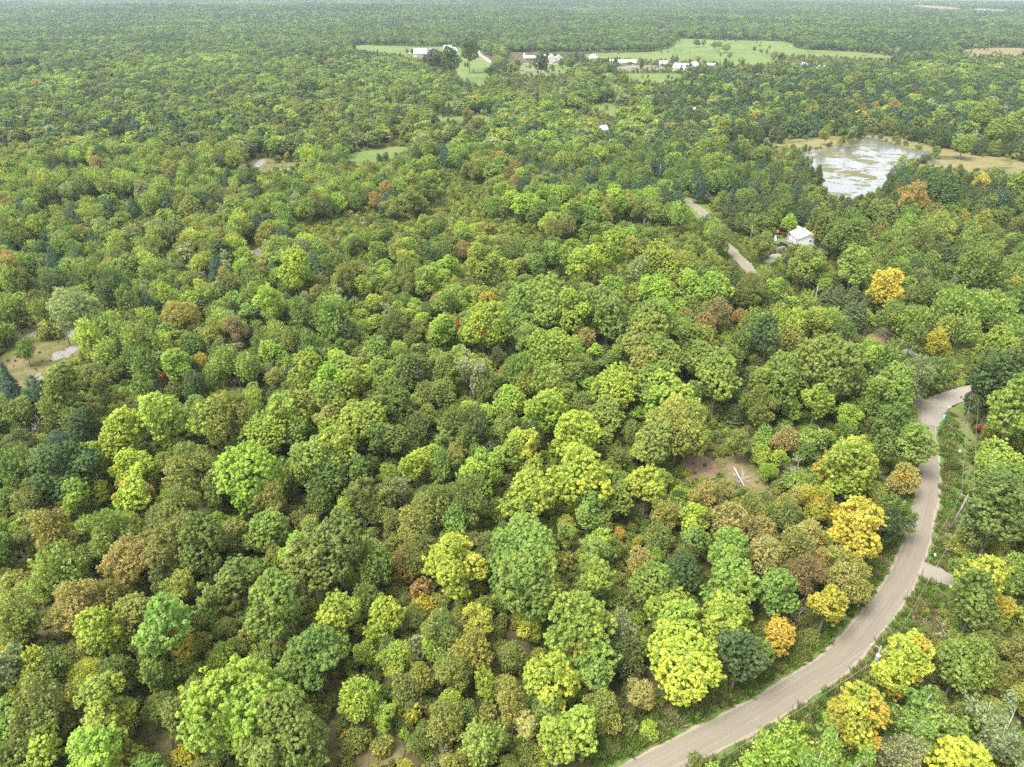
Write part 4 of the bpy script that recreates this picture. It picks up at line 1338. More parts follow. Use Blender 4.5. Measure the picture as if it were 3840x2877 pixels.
SEEN_ROAD = np.vstack([ROAD[project(ROAD[:, 0], ROAD[:, 1], 0)[1] > 1640], np.array([gnd(*q) for q in [(2870, 1072), (2790, 995), (2760, 968), (2735, 938), (2668, 856), (2650, 830), (2630, 800), (2605, 776), (2590, 768), (2620, 790), (2640, 815), (2780, 985), (2750, 955), (3255, 1352), (3240, 1340)]])])


def hides(X, Y, h, a=0.0):
    """would a tree of this height here stand in front of open ground that the photograph shows?"""
    bad = np.zeros(X.shape, bool)
    for f in (0.35, 0.7, 0.95):
        k = CAM_H / (CAM_H - h * f)
        for P_ in POLYS: bad |= in_poly_v(P_, X * k, Y * k)
        for q, m in HOUSES: bad |= np.hypot(X * k - q[0], Y * k - q[1]) < m * 0.8
    for f in (0.3, 0.6, 0.85):
        k = CAM_H / (CAM_H - h * f)
        bad |= dist_line_v(np.repeat(SEEN_ROAD, 2, 0), X * k, Y * k) < 3.2 + a * 0.8
    return bad


def zone(px, py):
    if py > 1750: return 'near'
    if px > 2500 and 380 < py < 560: return 'swamp'
    if px > 2480 and 560 <= py < 830: return 'pines' if px < 2750 else 'swamp'
    if 1950 < px <= 2750 and 400 < py < 760: return 'pines'
    if px > 2600 and py >= 830: return 'right'
    if px < 1180 + (1500 - py) * 0.45 and py > 560: return 'left'
    if py > 620: return 'maple'
    return 'far'


r_ = np.random.default_rng(31)
NEAR_R = 420.0
pts = []
for gx in np.arange(-420, 420, 3.1):
    for gy in np.arange(18, 440, 3.1):
        pts.append((gx + r_.uniform(-1.5, 1.5), gy + r_.uniform(-1.5, 1.5)))
pts = np.array(pts)
pxs, pys, dep = project(pts[:, 0], pts[:, 1], 4.0)
ok = (dep > 5) & (pxs > -260) & (pxs < 4100) & (pys < 3150)
pts, pxs, pys = pts[ok], pxs[ok], pys[ok]
ok = np.ones(len(pts), bool)
for P in POLYS: ok &= ~in_poly_v(P, pts[:, 0], pts[:, 1])
droad = dist_line_v(ROAD, pts[:, 0], pts[:, 1])
ok &= droad > ROAD_W / 2 + 2.6
for P, m in ((LANE, 4.2), (LANE2, 4.5), (LANE3, 3.0)): ok &= dist_line_v(P, pts[:, 0], pts[:, 1]) > m
for q, m in HOUSES: ok &= np.hypot(pts[:, 0] - q[0], pts[:, 1] - q[1]) > m
pts, pxs, pys, droad = pts[ok], pxs[ok], pys[ok], droad[ok]
gapn = vnoise(pts[:, 0], pts[:, 1], 17, 41) * 0.6 + vnoise(pts[:, 0], pts[:, 1], 48, 42) * 0.4
HID = [hides(pts[:, 0], pts[:, 1], hq, aq) for hq, aq in ((3.5, 1.5), (7.0, 3.0), (11.5, 4.5))]
for i in r_.permutation(len(pts)):
    x, y = pts[i]
    dist = math.hypot(x, y)
    z = zone(pxs[i], pys[i])
    k, c = pick(r_, ZMIX[z])
    f = np.clip((dist - 90) / 200, 0, 1)
    a = {'M': r_.uniform(2.8 + 1.2 * f, 3.8 + 3.2 * f), 'B': r_.uniform(1.8 + 1.4 * f, 2.8 + 2.6 * f), 'F': r_.uniform(1.8 + 1.4 * f, 2.8 + 2.2 * f), 'T': r_.uniform(1.6, 2.8), 'P': r_.uniform(2.4, 3.8),
         'S': r_.uniform(1.5, 2.4), 'C': r_.uniform(1.6, 2.8), 'H': r_.uniform(1.2, 2.4), 'D': r_.uniform(1.2, 2.2), 'O': 4}[k]
    if k in 'MBFTO': a = min(a, r_.uniform(2.2, 3.4) + 3.0 * min(1, max(0, (dist - 190) / 160)))
    if gapn[i] > 0.64 and pys[i] < 1650 and k not in 'HD': continue
    if droad[i] < ROAD_W / 2 + 5:
        if r_.uniform() < 0.6: continue
        k, c, a = 'H', pick(r_, [(2, 'olive'), (2, 'yolive'), (1, 'green')]), r_.uniform(0.8, 1.5)
    hh_ = a * RATIO[k]
    if HID[0 if hh_ < 5 else 1 if hh_ < 9 else 2][i]: continue
    if not free(x, y, a, 0.60 if pys[i] < 900 else 0.68): continue
    t = dict(k=k, x=x, y=y, a=a, c=c, au=(0.06 if (k == 'M' and r_.uniform() < 0.08) else 0), hand=False)
    TREES.append(t); put(t)
print('near trees', len(TREES))

# --- which of them are things of their own: the 300 of a kind that show largest
for t in TREES:
    t['size'] = t['a'] / math.hypot(t['x'], t['y'], CAM_H) * (1.35 if t['hand'] else 1.0)
by = {}
for t in sorted(TREES, key=lambda q: -q['size']):
    by.setdefault(KIND[t['k']][1], []).append(t)
SINGLE = []
REST = []
for nm, ts in by.items():
    SINGLE += ts[:290]
    REST += ts[290:]
    print(nm, len(ts))

MARKS = []  # landmarks for the labels, filled from the things themselves
for nm, q, rr in [('beside the white bungalow', gnd(3000, 915), 26), ('beside the red play frame', gnd(2900, 900), 10), ('at the pond edge', gnd(3150, 680), 70), ('in the reddish clearing', gnd(2640, 1760), 17), ('by the pale rock slab', gnd(290, 1225), 18),
                  ('by the pole with the grey transformer', gnd(3280, 2500), 13), ('by the driveway mouth', gnd(3580, 2190), 15), ('by the pale gravel lane', gnd(3560, 1480), 16), ('near the leaning grey pole', gnd(3560, 1980), 14),
                  ('beside the big white-roofed barn', gnd(2560, 270), 90), ('beside the far barn and farmhouse', gnd(1620, 205), 120), ('near the roadside farmhouses', gnd(2040, 235), 130), ('in the open pasture', gnd(2740, 190), 220),
                  ('round the brown glade', gnd(1360, 2790), 14), ('under the power line', gnd(3400, 1310), 20), ('near the small white shed', gnd(2258, 497), 30), ('near the green-roofed house', gnd(2606, 430), 40)]:
    MARKS.append((nm, np.array(q), rr))


DISTINCT = [t for t in SINGLE if t['hand'] and (t['c'] in ('red', 'gold', 'rust', 'brown', 'tan', 'pale', 'bright', 'dark', 'blue') or t['k'] in 'DSTO' or (t['k'] == 'P') or t['a'] > 8.5) and t['k'] != 'C']
for t in DISTINCT: t['distinct'] = True


def place_phrase(t):
    best = None
    for nm, q, rr in MARKS:
        d = math.hypot(t['x'] - q[0], t['y'] - q[1]) / rr
        if d < 1 and (best is None or d < best[0]): best = (d, nm)
    if best: return best[1]
    if not t.get('distinct'):
        nb = [(math.hypot(t['x'] - q['x'], t['y'] - q['y']), q) for q in DISTINCT if abs(q['x'] - t['x']) < 11 and abs(q['y'] - t['y']) < 11]
        if nb:
            d, q = min(nb, key=lambda z: z[0])
            if d < 4 + q['a'] + t['a'] * 0.5: return 'next to a ' + ('grey' if q['k'] == 'D' else PAL[q['c']][1]) + ' ' + {'D': 'dead tree', 'S': 'spruce', 'P': 'pine', 'T': 'pale stemmed tree', 'O': 'open maple'}.get(q['k'], 'maple' if q['k'] == 'M' else 'shrub' if q['k'] == 'H' else 'tree')
    dr = near_line(ROAD, t['x'], t['y'])
    px, py, _ = project(t['x'], t['y'], 3)
    i = int(np.argmin(np.hypot(ROAD[:, 0] - t['x'], ROAD[:, 1] - t['y'])))
    tg = ROAD[min(i + 1, len(ROAD) - 1)] - ROAD[max(0, i - 1)]
    side = tg[0] * (t['y'] - ROAD[i, 1]) - tg[1] * (t['x'] - ROAD[i, 0])
    if dr < ROAD_W / 2 + 7: return 'on the inner edge of the road bend' if side > 0 else 'on the power line side of the road'
    if side < 0: return 'in the wood behind the power line' if py > 1100 else 'in the swampy wood by the pond'
    if py > 2100: return 'in the shrubby wood inside the road bend'
    if px < 1150 and py < 1550: return 'on the rocky slope of mixed young trees'
    if py > 1150: return 'on the maple ridge'
    if py > 640: return 'behind the maple ridge'
    return 'in the wood before the farms'


WHAT = {'M': 'domed maple', 'O': 'open maple with bare limbs', 'B': 'fine leaved tree', 'F': 'young bushy tree', 'T': 'slender pale stemmed tree', 'P': 'pine', 'S': 'pointed spruce', 'C': 'narrow cedar', 'H': 'rounded shrub', 'D': 'bare dead tree'}
GRP = {'M': 'maples', 'O': 'maples', 'B': 'fine leaved trees', 'F': 'young trees', 'T': 'slender trees', 'P': 'pines', 'S': 'spruces', 'C': 'cedars', 'H': 'shrubs', 'D': 'dead trees'}


def tree_label(t, form=''):
    a = t['a']
    big, mid = {'M': (7.5, 5.0), 'O': (6, 4), 'B': (4.6, 3), 'F': (3.8, 2.6)}.get(t['k'], (3.2, 2.0))
    size = 'huge' if a > big * 1.25 else 'large' if a > big else 'medium-sized' if a > mid else 'small'
    s = size + ' ' + ('weathered grey' if t['k'] == 'D' else PAL[t['c']][1]) + ' ' + WHAT[t['k']]
    if form and t['k'] in 'MOBF': s = s.replace(' domed', ' ' + form) if 'domed' in s else form + ' ' + s
    if t['au'] >= 0.4: s += ' with much orange'
    elif t['au'] > 0.15: s += ' turning orange in parts'
    elif t['au'] > 0: s += ' with an orange branch'
    s = s + ' ' + place_phrase(t)
    if len(s.split()) > 16: s = s.replace('medium-sized ', '').replace(' with an orange branch', '').replace(' domed', '').replace(' turning orange in parts', ' turning orange')
    return s


def jitter_col(c, g, s=0.12):
    b = np.array(PAL[c][0]) * g.uniform(1 - s, 1 + s) * g.uniform(1 - s * 0.6, 1 + s * 0.6, 3)
    return b


g0 = np.random.default_rng(77)


def choose(k, a, g):
    ps = PROTO[KIND[k][0]]
    w = np.array([math.exp(-(math.log(p['a'] / a) / 0.28) ** 2) + 0.03 for p in ps])
    return int(g.choice(len(ps), p=w / w.sum()))


def hcap(t):
    d = math.hypot(t['x'], t['y'])
    return 7.5 + 8.0 * min(1, max(0, (d - 190) / 160))


def make_tree(t):
    pk, nm, cat = KIND[t['k']]
    p = PROTO[pk][choose(t['k'], t['a'], g0)]
    s = t['a'] / p['a']
    zs = s * g0.uniform(0.9, 1.12)
    if not t['hand'] and not t.get('tall'): zs = min(zs, hcap(t) / p['h'] * g0.uniform(0.75, 1.1))
    e = empty(nm, (t['x'], t['y'], 0), g0.uniform(0, 2 * math.pi))
    sx = g0.uniform(0.93, 1.07)
    e.scale = (s * sx, s / sx, zs)
    q_ = zs * p['h'] / (s * p['a'])
    lab = tree_label(t, 'tall' if q_ > 1.12 * RATIO[t['k']] else 'squat' if q_ < 0.72 * RATIO[t['k']] else 'spreading' if q_ < 0.92 * RATIO[t['k']] else '')
    tag(e, lab, cat, GRP[t['k']] + ' ' + place_phrase(t))
    tr = bpy.data.objects.new('branches' if t['k'] == 'D' else 'stems' if t['k'] == 'H' else 'trunk', p['trunk'])
    COL.objects.link(tr); tr.parent = e
    if p['crown']:
        cr = bpy.data.objects.new('foliage' if t['k'] == 'H' else 'crown', p['crown'])
        COL.objects.link(cr); cr.parent = e
        b = jitter_col(t['c'], g0)
        cr.color = (b[0], b[1], b[2], t['au'] * 0.38)


for t in SINGLE: make_tree(t)


# ------------------------------------------------------------------ the far wood, undergrowth and grass: masses nobody could count
def low_tree(seed, a, ratio, n, leaf, conifer=False):
    g = np.random.default_rng(seed)
    if conifer:
        h = a * ratio
        z = g.uniform(0.04, 1, n) ** 1.0
        ph = g.uniform(0, 6.283, n)
        rad = a * (1 - z) ** 0.8 * g.uniform(0.55, 1.05, n)
        C = np.stack([rad * np.cos(ph), rad * np.sin(ph), z * h], 1)
        O = unit(np.stack([np.cos(ph), np.sin(ph), np.full(n, 0.6)], 1))
        Lb = g.uniform(0, 1, n)
        v = foliage(C, np.full(n, leaf * 0.9), O, Lb, 5, leaf, g, stretch=0.8, flat=0.6, up=0.5, rnd=0.4, aspect=0.5, point=True)
    else:
        c = a * ratio
        C, Rr, O, Lb, lobes = lobed_clumps(g, a * 0.92, c, c * 1.25, 11, 0.42, n, leaf * 0.75, low=-0.7, fill=0.1)
        v = foliage(C, np.full(len(C), leaf * 0.9), O, Lb, 6, leaf, g, flat=0.8, up=0.5, rnd=0.35, aspect=0.85)
    return leaf_mesh('low_tree', [v])


def inst_collection(name, meshes, mat=None):
    c = bpy.data.collections.new(name)
    for i, (me, me2) in enumerate(meshes):
        m = me.copy()
        m.materials.clear()
        m.materials.append(mat or M_LEAF_I)
        if me2 is not None:
            # crown and trunk in one mesh
            import bmesh
            bm = bmesh.new()
            bm.from_mesh(m)
            n0 = len(bm.faces)
            bm.from_mesh(me2)
            bm.faces.ensure_lookup_table()
            for f in bm.faces[n0:]: f.material_index = 1
            bm.to_mesh(m); bm.free()
            m.materials.append(me2.materials[0])
        o = bpy.data.objects.new('%s_%02d' % (name, i), m)
        c.objects.link(o)
    return c


def scatter(name, label, cat, coll, P, S, Rz, I, T):
    """one object: points with size, turn, shape number and tint"""
    me = bpy.data.meshes.new(name)
    n = len(P)
    me.vertices.add(n)
    me.vertices.foreach_set('co', np.asarray(P, np.float32).ravel())
    for an, ty, key, dat in (('size', 'FLOAT_VECTOR', 'vector', S), ('turn', 'FLOAT_VECTOR', 'vector', Rz), ('shape', 'INT', 'value', I), ('tint', 'FLOAT_COLOR', 'color', T)):
        a = me.attributes.new(an, ty, 'POINT')
        a.data.foreach_set(key, np.asarray(dat, np.int32 if ty == 'INT' else np.float32).ravel())
    o = bpy.data.objects.new(name, me)
    COL.objects.link(o)
    tag(o, label, cat, kind='stuff')
    ng = bpy.data.node_groups.new(name + '_nodes', 'GeometryNodeTree')
    ng.interface.new_socket('Geometry', in_out='INPUT', socket_type='NodeSocketGeometry')
    ng.interface.new_socket('Geometry', in_out='OUTPUT', socket_type='NodeSocketGeometry')
    nd, lk = ng.nodes, ng.links
    gi, go = nd.new('NodeGroupInput'), nd.new('NodeGroupOutput')
    ci = nd.new('GeometryNodeCollectionInfo')
    ci.inputs['Collection'].default_value = coll
    ci.inputs['Separate Children'].default_value = True
    ci.inputs['Reset Children'].default_value = True
    ip = nd.new('GeometryNodeInstanceOnPoints')
    ip.inputs['Pick Instance'].default_value = True

    def na(nm, ty):
        q = nd.new('GeometryNodeInputNamedAttribute')
        q.data_type = ty
        q.inputs['Name'].default_value = nm
        return q.outputs['Attribute']

    lk.new(gi.outputs[0], ip.inputs['Points'])
    lk.new(ci.outputs[0], ip.inputs['Instance'])
    lk.new(na('shape', 'INT'), ip.inputs['Instance Index'])
    e2r = nd.new('FunctionNodeEulerToRotation')
    lk.new(na('turn', 'FLOAT_VECTOR'), e2r.inputs[0])
    lk.new(e2r.outputs[0], ip.inputs['Rotation'])
    lk.new(na('size', 'FLOAT_VECTOR'), ip.inputs['Scale'])
    lk.new(ip.outputs[0], go.inputs[0])
    md = o.modifiers.new('scatter', 'NODES')
    md.node_group = ng
    return o


# the rest of the middle wood uses the full shapes, the far wood lighter ones
KEYS = ['maple', 'maple_open', 'broad', 'feather', 'slender', 'pine', 'spruce', 'cedar', 'shrub']
flat, OFF = [], {}
for k in KEYS:
    OFF[k] = len(flat)
    flat += [(p['crown'], p['trunk']) for p in PROTO[k]]
C_MID = inst_collection('wood_shapes', flat)
LOW = [low_tree(800, 5, 0.95, 280, 0.9), low_tree(801, 4.6, 1.15, 260, 0.85), low_tree(802, 5.4, 0.85, 300, 0.95), low_tree(803, 3.6, 1.5, 200, 0.8), low_tree(804, 3.4, 1.25, 180, 0.8),
       low_tree(805, 2.6, 4.2, 150, 0.95, True), low_tree(806, 3.0, 3.3, 150, 1.0, True)]
LOWH = np.array([measure(m)[1] for m in LOW])
C_LOW = inst_collection('far_wood_shapes', [(m, None) for m in LOW], M_LEAF_FAR)

P, S_, Rz, I_, T_ = [], [], [], [], []
for t in REST:
    if t['k'] == 'D': continue
    pk = KIND[t['k']][0]
    j = choose(t['k'], t['a'], g0)
    p = PROTO[pk][j]
    s = t['a'] / p['a']
    P.append((t['x'], t['y'], 0)); S_.append((s, s, min(s * g0.uniform(0.9, 1.15), hcap(t) / p['h'] * g0.uniform(0.75, 1.1)))); Rz.append((0, 0, g0.uniform(0, 6.28)))
    I_.append(OFF[pk] + j); T_.append((*jitter_col(t['c'], g0), t['au']))
scatter('middle_wood', 'dense mass of mixed green trees filling the middle distance', 'forest', C_MID, P, S_, Rz, I_, T_)

# far wood on a loosening grid
gf = np.random.default_rng(99)


FX, FY, FS = [], [], []
for r0, r1, st in ((0, 1000, 7.8), (1000, 2100, 9.8), (2100, 5200, 13.5)):
    xs = np.arange(-r1 * 0.80, r1 * 0.80, st)
    ys = np.arange(300, r1, st)
    X, Y = np.meshgrid(xs, ys)
    X, Y = X.ravel(), Y.ravel()
    X = X + gf.uniform(-0.42, 0.42, X.shape) * st
    Y = Y + gf.uniform(-0.42, 0.42, X.shape) * st
    d = np.hypot(X, Y)
    ok = (d >= r0) & (d < r1) & (np.abs(X) < 0.76 * Y + 60) & ((Y > 438) | (np.abs(X) > 418))
    FX.append(X[ok]); FY.append(Y[ok]); FS.append(np.full(ok.sum(), st))
X, Y, ST = np.concatenate(FX), np.concatenate(FY), np.concatenate(FS)
ok = np.ones(len(X), bool)
for Pq in POLYS: ok &= ~in_poly_v(Pq, X, Y)
ok &= dist_line_v(ROAD, X, Y) > ROAD_W / 2 + 3
hid = hides(X, Y, 12.5)
hid |= (vnoise(X, Y, 24, 43) * 0.6 + vnoise(X, Y, 70, 44) * 0.4 > 0.69) & (np.hypot(X, Y) < 1500)
BUSHX, BUSHY = X[ok & hid], Y[ok & hid]
ok &= ~hid
ok &= dist_line_v(LANE4, X, Y) > 9
for q, m in HOUSES: ok &= np.hypot(X - q[0], Y - q[1]) > m
pxf, pyf, _ = project(X, Y, 0.0)
# farms: keep the ground round the buildings and lone hedgerow trees open
ok &= ~((pxf > 1900) & (pxf < 2720) & (pyf > 196) & (pyf < 268))
ok &= ~((pxf > 2960) & (pxf < 3140) & (pyf > 232) & (pyf < 292) & (gf.uniform(size=len(X)) < 0.8))
for t in TREES:
    if t['hand'] and t['y'] > 400:
        m = (np.abs(X - t['x']) < t['a'] * 1.1) & (np.abs(Y - t['y']) < t['a'] * 1.1)
        ok &= ~m
X, Y, ST, pxf, pyf = X[ok], Y[ok], ST[ok], pxf[ok], pyf[ok]
n = len(X)
print('far trees', n)
stand = vnoise(X, Y, 90, 5) * 0.55 + vnoise(X, Y, 300, 6) * 0.45
tone = vnoise(X, Y, 55, 8)
con = gf.uniform(size=n) < np.clip((stand - 0.46) * 2.2 + 0.14 + np.clip((Y - 1300) / 3000, 0, 0.3), 0.03, 0.7)
sw = (pxf > 2450) & (pyf > 330) & (pyf < 600)
con |= sw & (gf.uniform(size=n) < 0.6)
shape = np.where(con, gf.integers(5, 7, n), gf.integers(0, 5, n))
base_s = np.where(con, gf.uniform(0.8, 1.3, n), gf.uniform(0.7, 1.3, n)) * np.where(ST > 10, 1.6, np.where(ST > 8, 1.3, 1.15))
names = ['mid', 'green', 'lime', 'olive', 'dark', 'tolive', 'pale', 'rust', 'dolive', 'yolive', 'gold']
w = np.array([3.6, 3.4, 2.4, 1.6, 1.4, 0.35, 0.7, 0.07, 0.8, 0.7, 0.04])
w2 = np.array([1.8, 3.4, 0.6, 1.2, 3.0, 0.15, 0.7, 0.04, 1.5, 0.2, 0.02])
cw, cw2 = np.cumsum(w / w.sum()), np.cumsum(w2 / w2.sum())
u = gf.uniform(size=n)
ci = np.where(tone > 0.5, np.searchsorted(cw, u), np.searchsorted(cw2, u))
tab = np.array([PAL[k][0] for k in names])
T_ = tab[np.clip(ci, 0, len(names) - 1)]
T_[con] = np.array([PAL['pine'][0], PAL['dark'][0], PAL['cedar'][0]])[gf.integers(0, 3, con.sum())]
T_ = T_ * gf.uniform(0.85, 1.15, (n, 1)) * gf.uniform(0.94, 1.06, (n, 3)) * (1 - np.clip((np.hypot(X, Y) - 430) / 900, 0, 1)[:, None] * np.array([0.36, 0.30, 0.18])) * (0.75 + 0.5 * vnoise(X, Y, 130, 21) * 0.6 + 0.5 * vnoise(X, Y, 420, 22) * 0.4)[:, None]  # distance ramp paints in self-shade the simple far crowns lack; noise varies stands
T_ = np.hstack([T_, np.zeros((n, 1))])
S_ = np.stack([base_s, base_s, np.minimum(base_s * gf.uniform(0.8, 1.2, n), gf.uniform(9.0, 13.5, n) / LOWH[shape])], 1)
Rz = np.stack([np.zeros(n), np.zeros(n), gf.uniform(0, 6.28, n)], 1)
P = np.stack([X, Y, terrain(X, Y)], 1)
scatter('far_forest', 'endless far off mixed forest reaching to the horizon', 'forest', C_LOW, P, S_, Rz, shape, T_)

# bushes and saplings along the ragged edges of the far fields and the marsh
ge = np.random.default_rng(12)
ex = []
for Pq in POLYS:
    c0 = Pq.mean(0)
    if np.hypot(*c0) < 300: continue
    q = resample(np.vstack([Pq, Pq[:1]]), 2.6)
    ex.append(q + ge.normal(0, 2.2, q.shape))
    big = np.ptp(Pq[:, 0]) * np.ptp(Pq[:, 1])
    m_ = int(min(160, big / 260)) if Pq is not MARSH else 30
    z_ = np.stack([ge.uniform(Pq[:, 0].min(), Pq[:, 0].max(), m_), ge.uniform(Pq[:, 1].min(), Pq[:, 1].max(), m_)], 1)
    z_ = z_[in_poly_v(Pq, z_[:, 0], z_[:, 1]) & (vnoise(z_[:, 0], z_[:, 1], 40, 4) > 0.52)]
    ex.append(z_)
ex.append(np.stack([BUSHX, BUSHY], 1)); ex.append(np.stack([BUSHX + ge.uniform(-3.5, 3.5, len(BUSHX)), BUSHY + ge.uniform(-3.5, 3.5, len(BUSHX))], 1))
q = np.vstack(ex)
q = q[~in_poly_v(POND, q[:, 0], q[:, 1])]
q = q[dist_line_v(LANE4, q[:, 0], q[:, 1]) > 6]
n = len(q)
s = ge.uniform(0.12, 0.46, n)
cols = np.array([PAL[k][0] for k in ['olive', 'tolive', 'green', 'dolive', 'mid', 'dark']])
T_ = cols[ge.integers(0, 6, n)] * ge.uniform(0.8, 1.15, (n, 1))
scatter('field_scrub', 'low bushes and saplings fringing the far fields and marsh', 'scrub', C_LOW, np.stack([q[:, 0], q[:, 1], np.zeros(n)], 1), np.stack([s, s, s * ge.uniform(0.7, 1.3, n)], 1),
        np.stack([np.zeros(n), np.zeros(n), ge.uniform(0, 6.28, n)], 1), ge.integers(0, 5, n), np.hstack([T_, np.zeros((n, 1))]))

# undergrowth between the near trees
gu = np.random.default_rng(55)
xs = np.arange(-425, 425, 2.0)
ys = np.arange(18, 445, 2.0)
X, Y = np.meshgrid(xs, ys)
X, Y = X.ravel() + gu.uniform(-0.9, 0.9, X.size), Y.ravel() + gu.uniform(-0.9, 0.9, Y.size)
px, py, dp = project(X, Y, 1.0)
ok = (dp > 5) & (px > -150) & (px < 4000) & (py < 3050) & (py > 520)
X, Y, px, py = X[ok], Y[ok], px[ok], py[ok]
dr = dist_line_v(ROAD, X, Y)
clear = np.zeros(len(X), bool)
for Pq in POLYS: clear |= in_poly_v(Pq, X, Y)
ok = (dr > ROAD_W / 2 + 2.2) & (~clear | (gu.uniform(size=len(X)) < 0.42)) & (gu.uniform(size=len(X)) < 0.92)
for Pq, m in ((LANE, 3.4), (LANE2, 3.4), (LANE3, 2.6)): ok &= dist_line_v(Pq, X, Y) > m
ok &= ~in_poly_v(MARSH, X, Y)
for q, m in HOUSES: ok &= np.hypot(X - q[0], Y - q[1]) > m * 0.8
X, Y, dr, clear = X[ok], Y[ok], dr[ok], clear[ok]
n = len(X)
low = clear | (dr < ROAD_W / 2 + 5)
s = np.where(clear, gu.uniform(0.08, 0.28, n), np.where(low, gu.uniform(0.14, 0.36, n), gu.uniform(0.3, 0.8, n)))
cols = np.array([PAL[k][0] for k in ['olive', 'yolive', 'green', 'lime', 'tolive', 'yellow', 'mid']])
ci = np.searchsorted(np.cumsum([.26, .2, .2, .16, .08, .03, .07]), gu.uniform(size=n))
T_ = cols[np.clip(ci, 0, 6)] * gu.uniform(0.75, 1.15, (n, 1))
scatter('undergrowth', 'low leafy undergrowth and saplings on the forest floor', 'undergrowth', C_MID, np.stack([X, Y, np.zeros(n)], 1), np.stack([s, s, s * gu.uniform(0.7, 1.2, n)], 1),
        np.stack([np.zeros(n), np.zeros(n), gu.uniform(0, 6.28, n)], 1), OFF['shrub'] + gu.integers(0, 4, n), np.hstack([T_, np.zeros((n, 1))]))


# grass tufts on the verge and sedge in the marsh
def tuft(seed):
    g = np.random.default_rng(seed)
    n = 34
    ph = g.uniform(0, 6.283, n)
    r0 = g.uniform(0, 0.35, n)
    p = np.stack([r0 * np.cos(ph), r0 * np.sin(ph), np.zeros(n)], 1)
    d = unit(np.stack([np.cos(ph) * 0.5, np.sin(ph) * 0.5, np.ones(n)], 1) + g.normal(0, 0.2, (n, 3)))
    side = unit(np.cross(d, g.normal(size=(n, 3))))
    h = g.uniform(0.35, 0.9, n)[:, None]
    wd = 0.07
    v = np.stack([p - side * wd, p + side * wd, p + d * h + side * wd * 0.3 + np.array([0, 0, -0.05]), p + d * h - side * wd * 0.3], 1).reshape(-1, 3)
    tone = np.stack([g.uniform(0, 1, n), g.uniform(0, 1, n), g.uniform(0, 1, n)], 1)
    return leaf_mesh('tuft', [(v, tone)])


C_TUFT = inst_collection('tuft_shapes', [(tuft(900 + i), None) for i in range(3)])
pp, cc, ss = [], [], []
seg = ROAD[np.hypot(ROAD[:, 0], ROAD[:, 1]) < 330]
tg = np.gradient(seg, axis=0); tg /= np.linalg.norm(tg, axis=1)[:, None]
nr = np.stack([-tg[:, 1], tg[:, 0]], 1)
for sgn in (-1, 1):
    for rep in range(14):
        off = ROAD_W / 2 + 0.6 + np.abs(gu.normal(0, 2.0, len(seg)))
        q = seg + nr * (sgn * off)[:, None] + gu.uniform(-0.8, 0.8, seg.shape)
        keep = np.array([near_line(LANE2, *z) > 2.6 and near_line(LANE, *z) > 3.1 for z in q]) if rep >= 0 else None
        q = q[keep]
        pp.append(q)
        kk = gu.uniform(size=len(q))
        cc.append(np.where(kk[:, None] < 0.62, np.array([[0.125, 0.205, 0.035]]), np.where(kk[:, None] < 0.85, np.array([[0.19, 0.19, 0.06]]), np.array([[0.28, 0.23, 0.13]]))))
        ss.append(gu.uniform(0.6, 1.5, len(q)))
q = np.vstack(pp); n = len(q)
keep = dist_line_v(ROAD[::1], q[:, 0], q[:, 1]) > ROAD_W / 2 + 0.55
q, cc, ss = q[keep], np.vstack(cc)[keep], np.concatenate(ss)[keep]
n = len(q)
scatter('roadside_grass', 'tall green grass and weeds fringing the gravel road', 'grass', C_TUFT, np.stack([q[:, 0], q[:, 1], np.full(n, 0.28)], 1), np.stack([ss * 1.2, ss * 1.2, ss], 1),
        np.stack([np.zeros(n), np.zeros(n), gu.uniform(0, 6.28, n)], 1), gu.integers(0, 3, n), np.hstack([cc * gu.uniform(0.8, 1.2, (n, 1)), np.zeros((n, 1))]))

# ------------------------------------------------------------------ rocks
def rock(name, label, px, py, wpx, hpx, seed, group=None, hh=0.5):
    """a low ice-worn slab lying in the ground"""
    g = np.random.default_rng(seed)
    c = gnd(px, py)
    e1 = gnd(px + wpx / 2, py)
    e2 = gnd(px, py + hpx / 2)
    rx = np.hypot(*(e1 - c)); ry = np.hypot(*(e2 - c))
    V, Fc = [], []
    nr_, na_ = 7, 26
    wob = 1 + 0.22 * np.sin(np.arange(na_) * 2 * math.pi / na_ * 2 + g.uniform(0, 6)) + 0.14 * np.sin(np.arange(na_) * 2 * math.pi / na_ * 5 + g.uniform(0, 6)) + g.normal(0, 0.05, na_)
    for i in range(nr_):
        t = 1 - i / nr_
        for k in range(na_):
            w = 2 * math.pi * k / na_
            z = hh * (1 - t ** 3.0) + g.normal(0, 0.05) - (0.35 if i == 0 else 0)
            V.append((c[0] + rx * wob[k] * t * math.cos(w), c[1] + ry * wob[k] * t * math.sin(w), z))
    V.append((c[0], c[1], hh))
    for i in range(nr_ - 1):
        for k in range(na_):
            k2 = (k + 1) % na_
            Fc.append((i * na_ + k, i * na_ + k2, (i + 1) * na_ + k2, (i + 1) * na_ + k))
    Fc += [((nr_ - 1) * na_ + k, (nr_ - 1) * na_ + (k + 1) % na_, nr_ * na_) for k in range(na_)]
    me = bpy.data.meshes.new(name)
    me.from_pydata(V, [], Fc)
    me.materials.append(M_ROCK)
    o = link(bpy.data.objects.new(name, me))
    tag(o, label, 'rock', group)


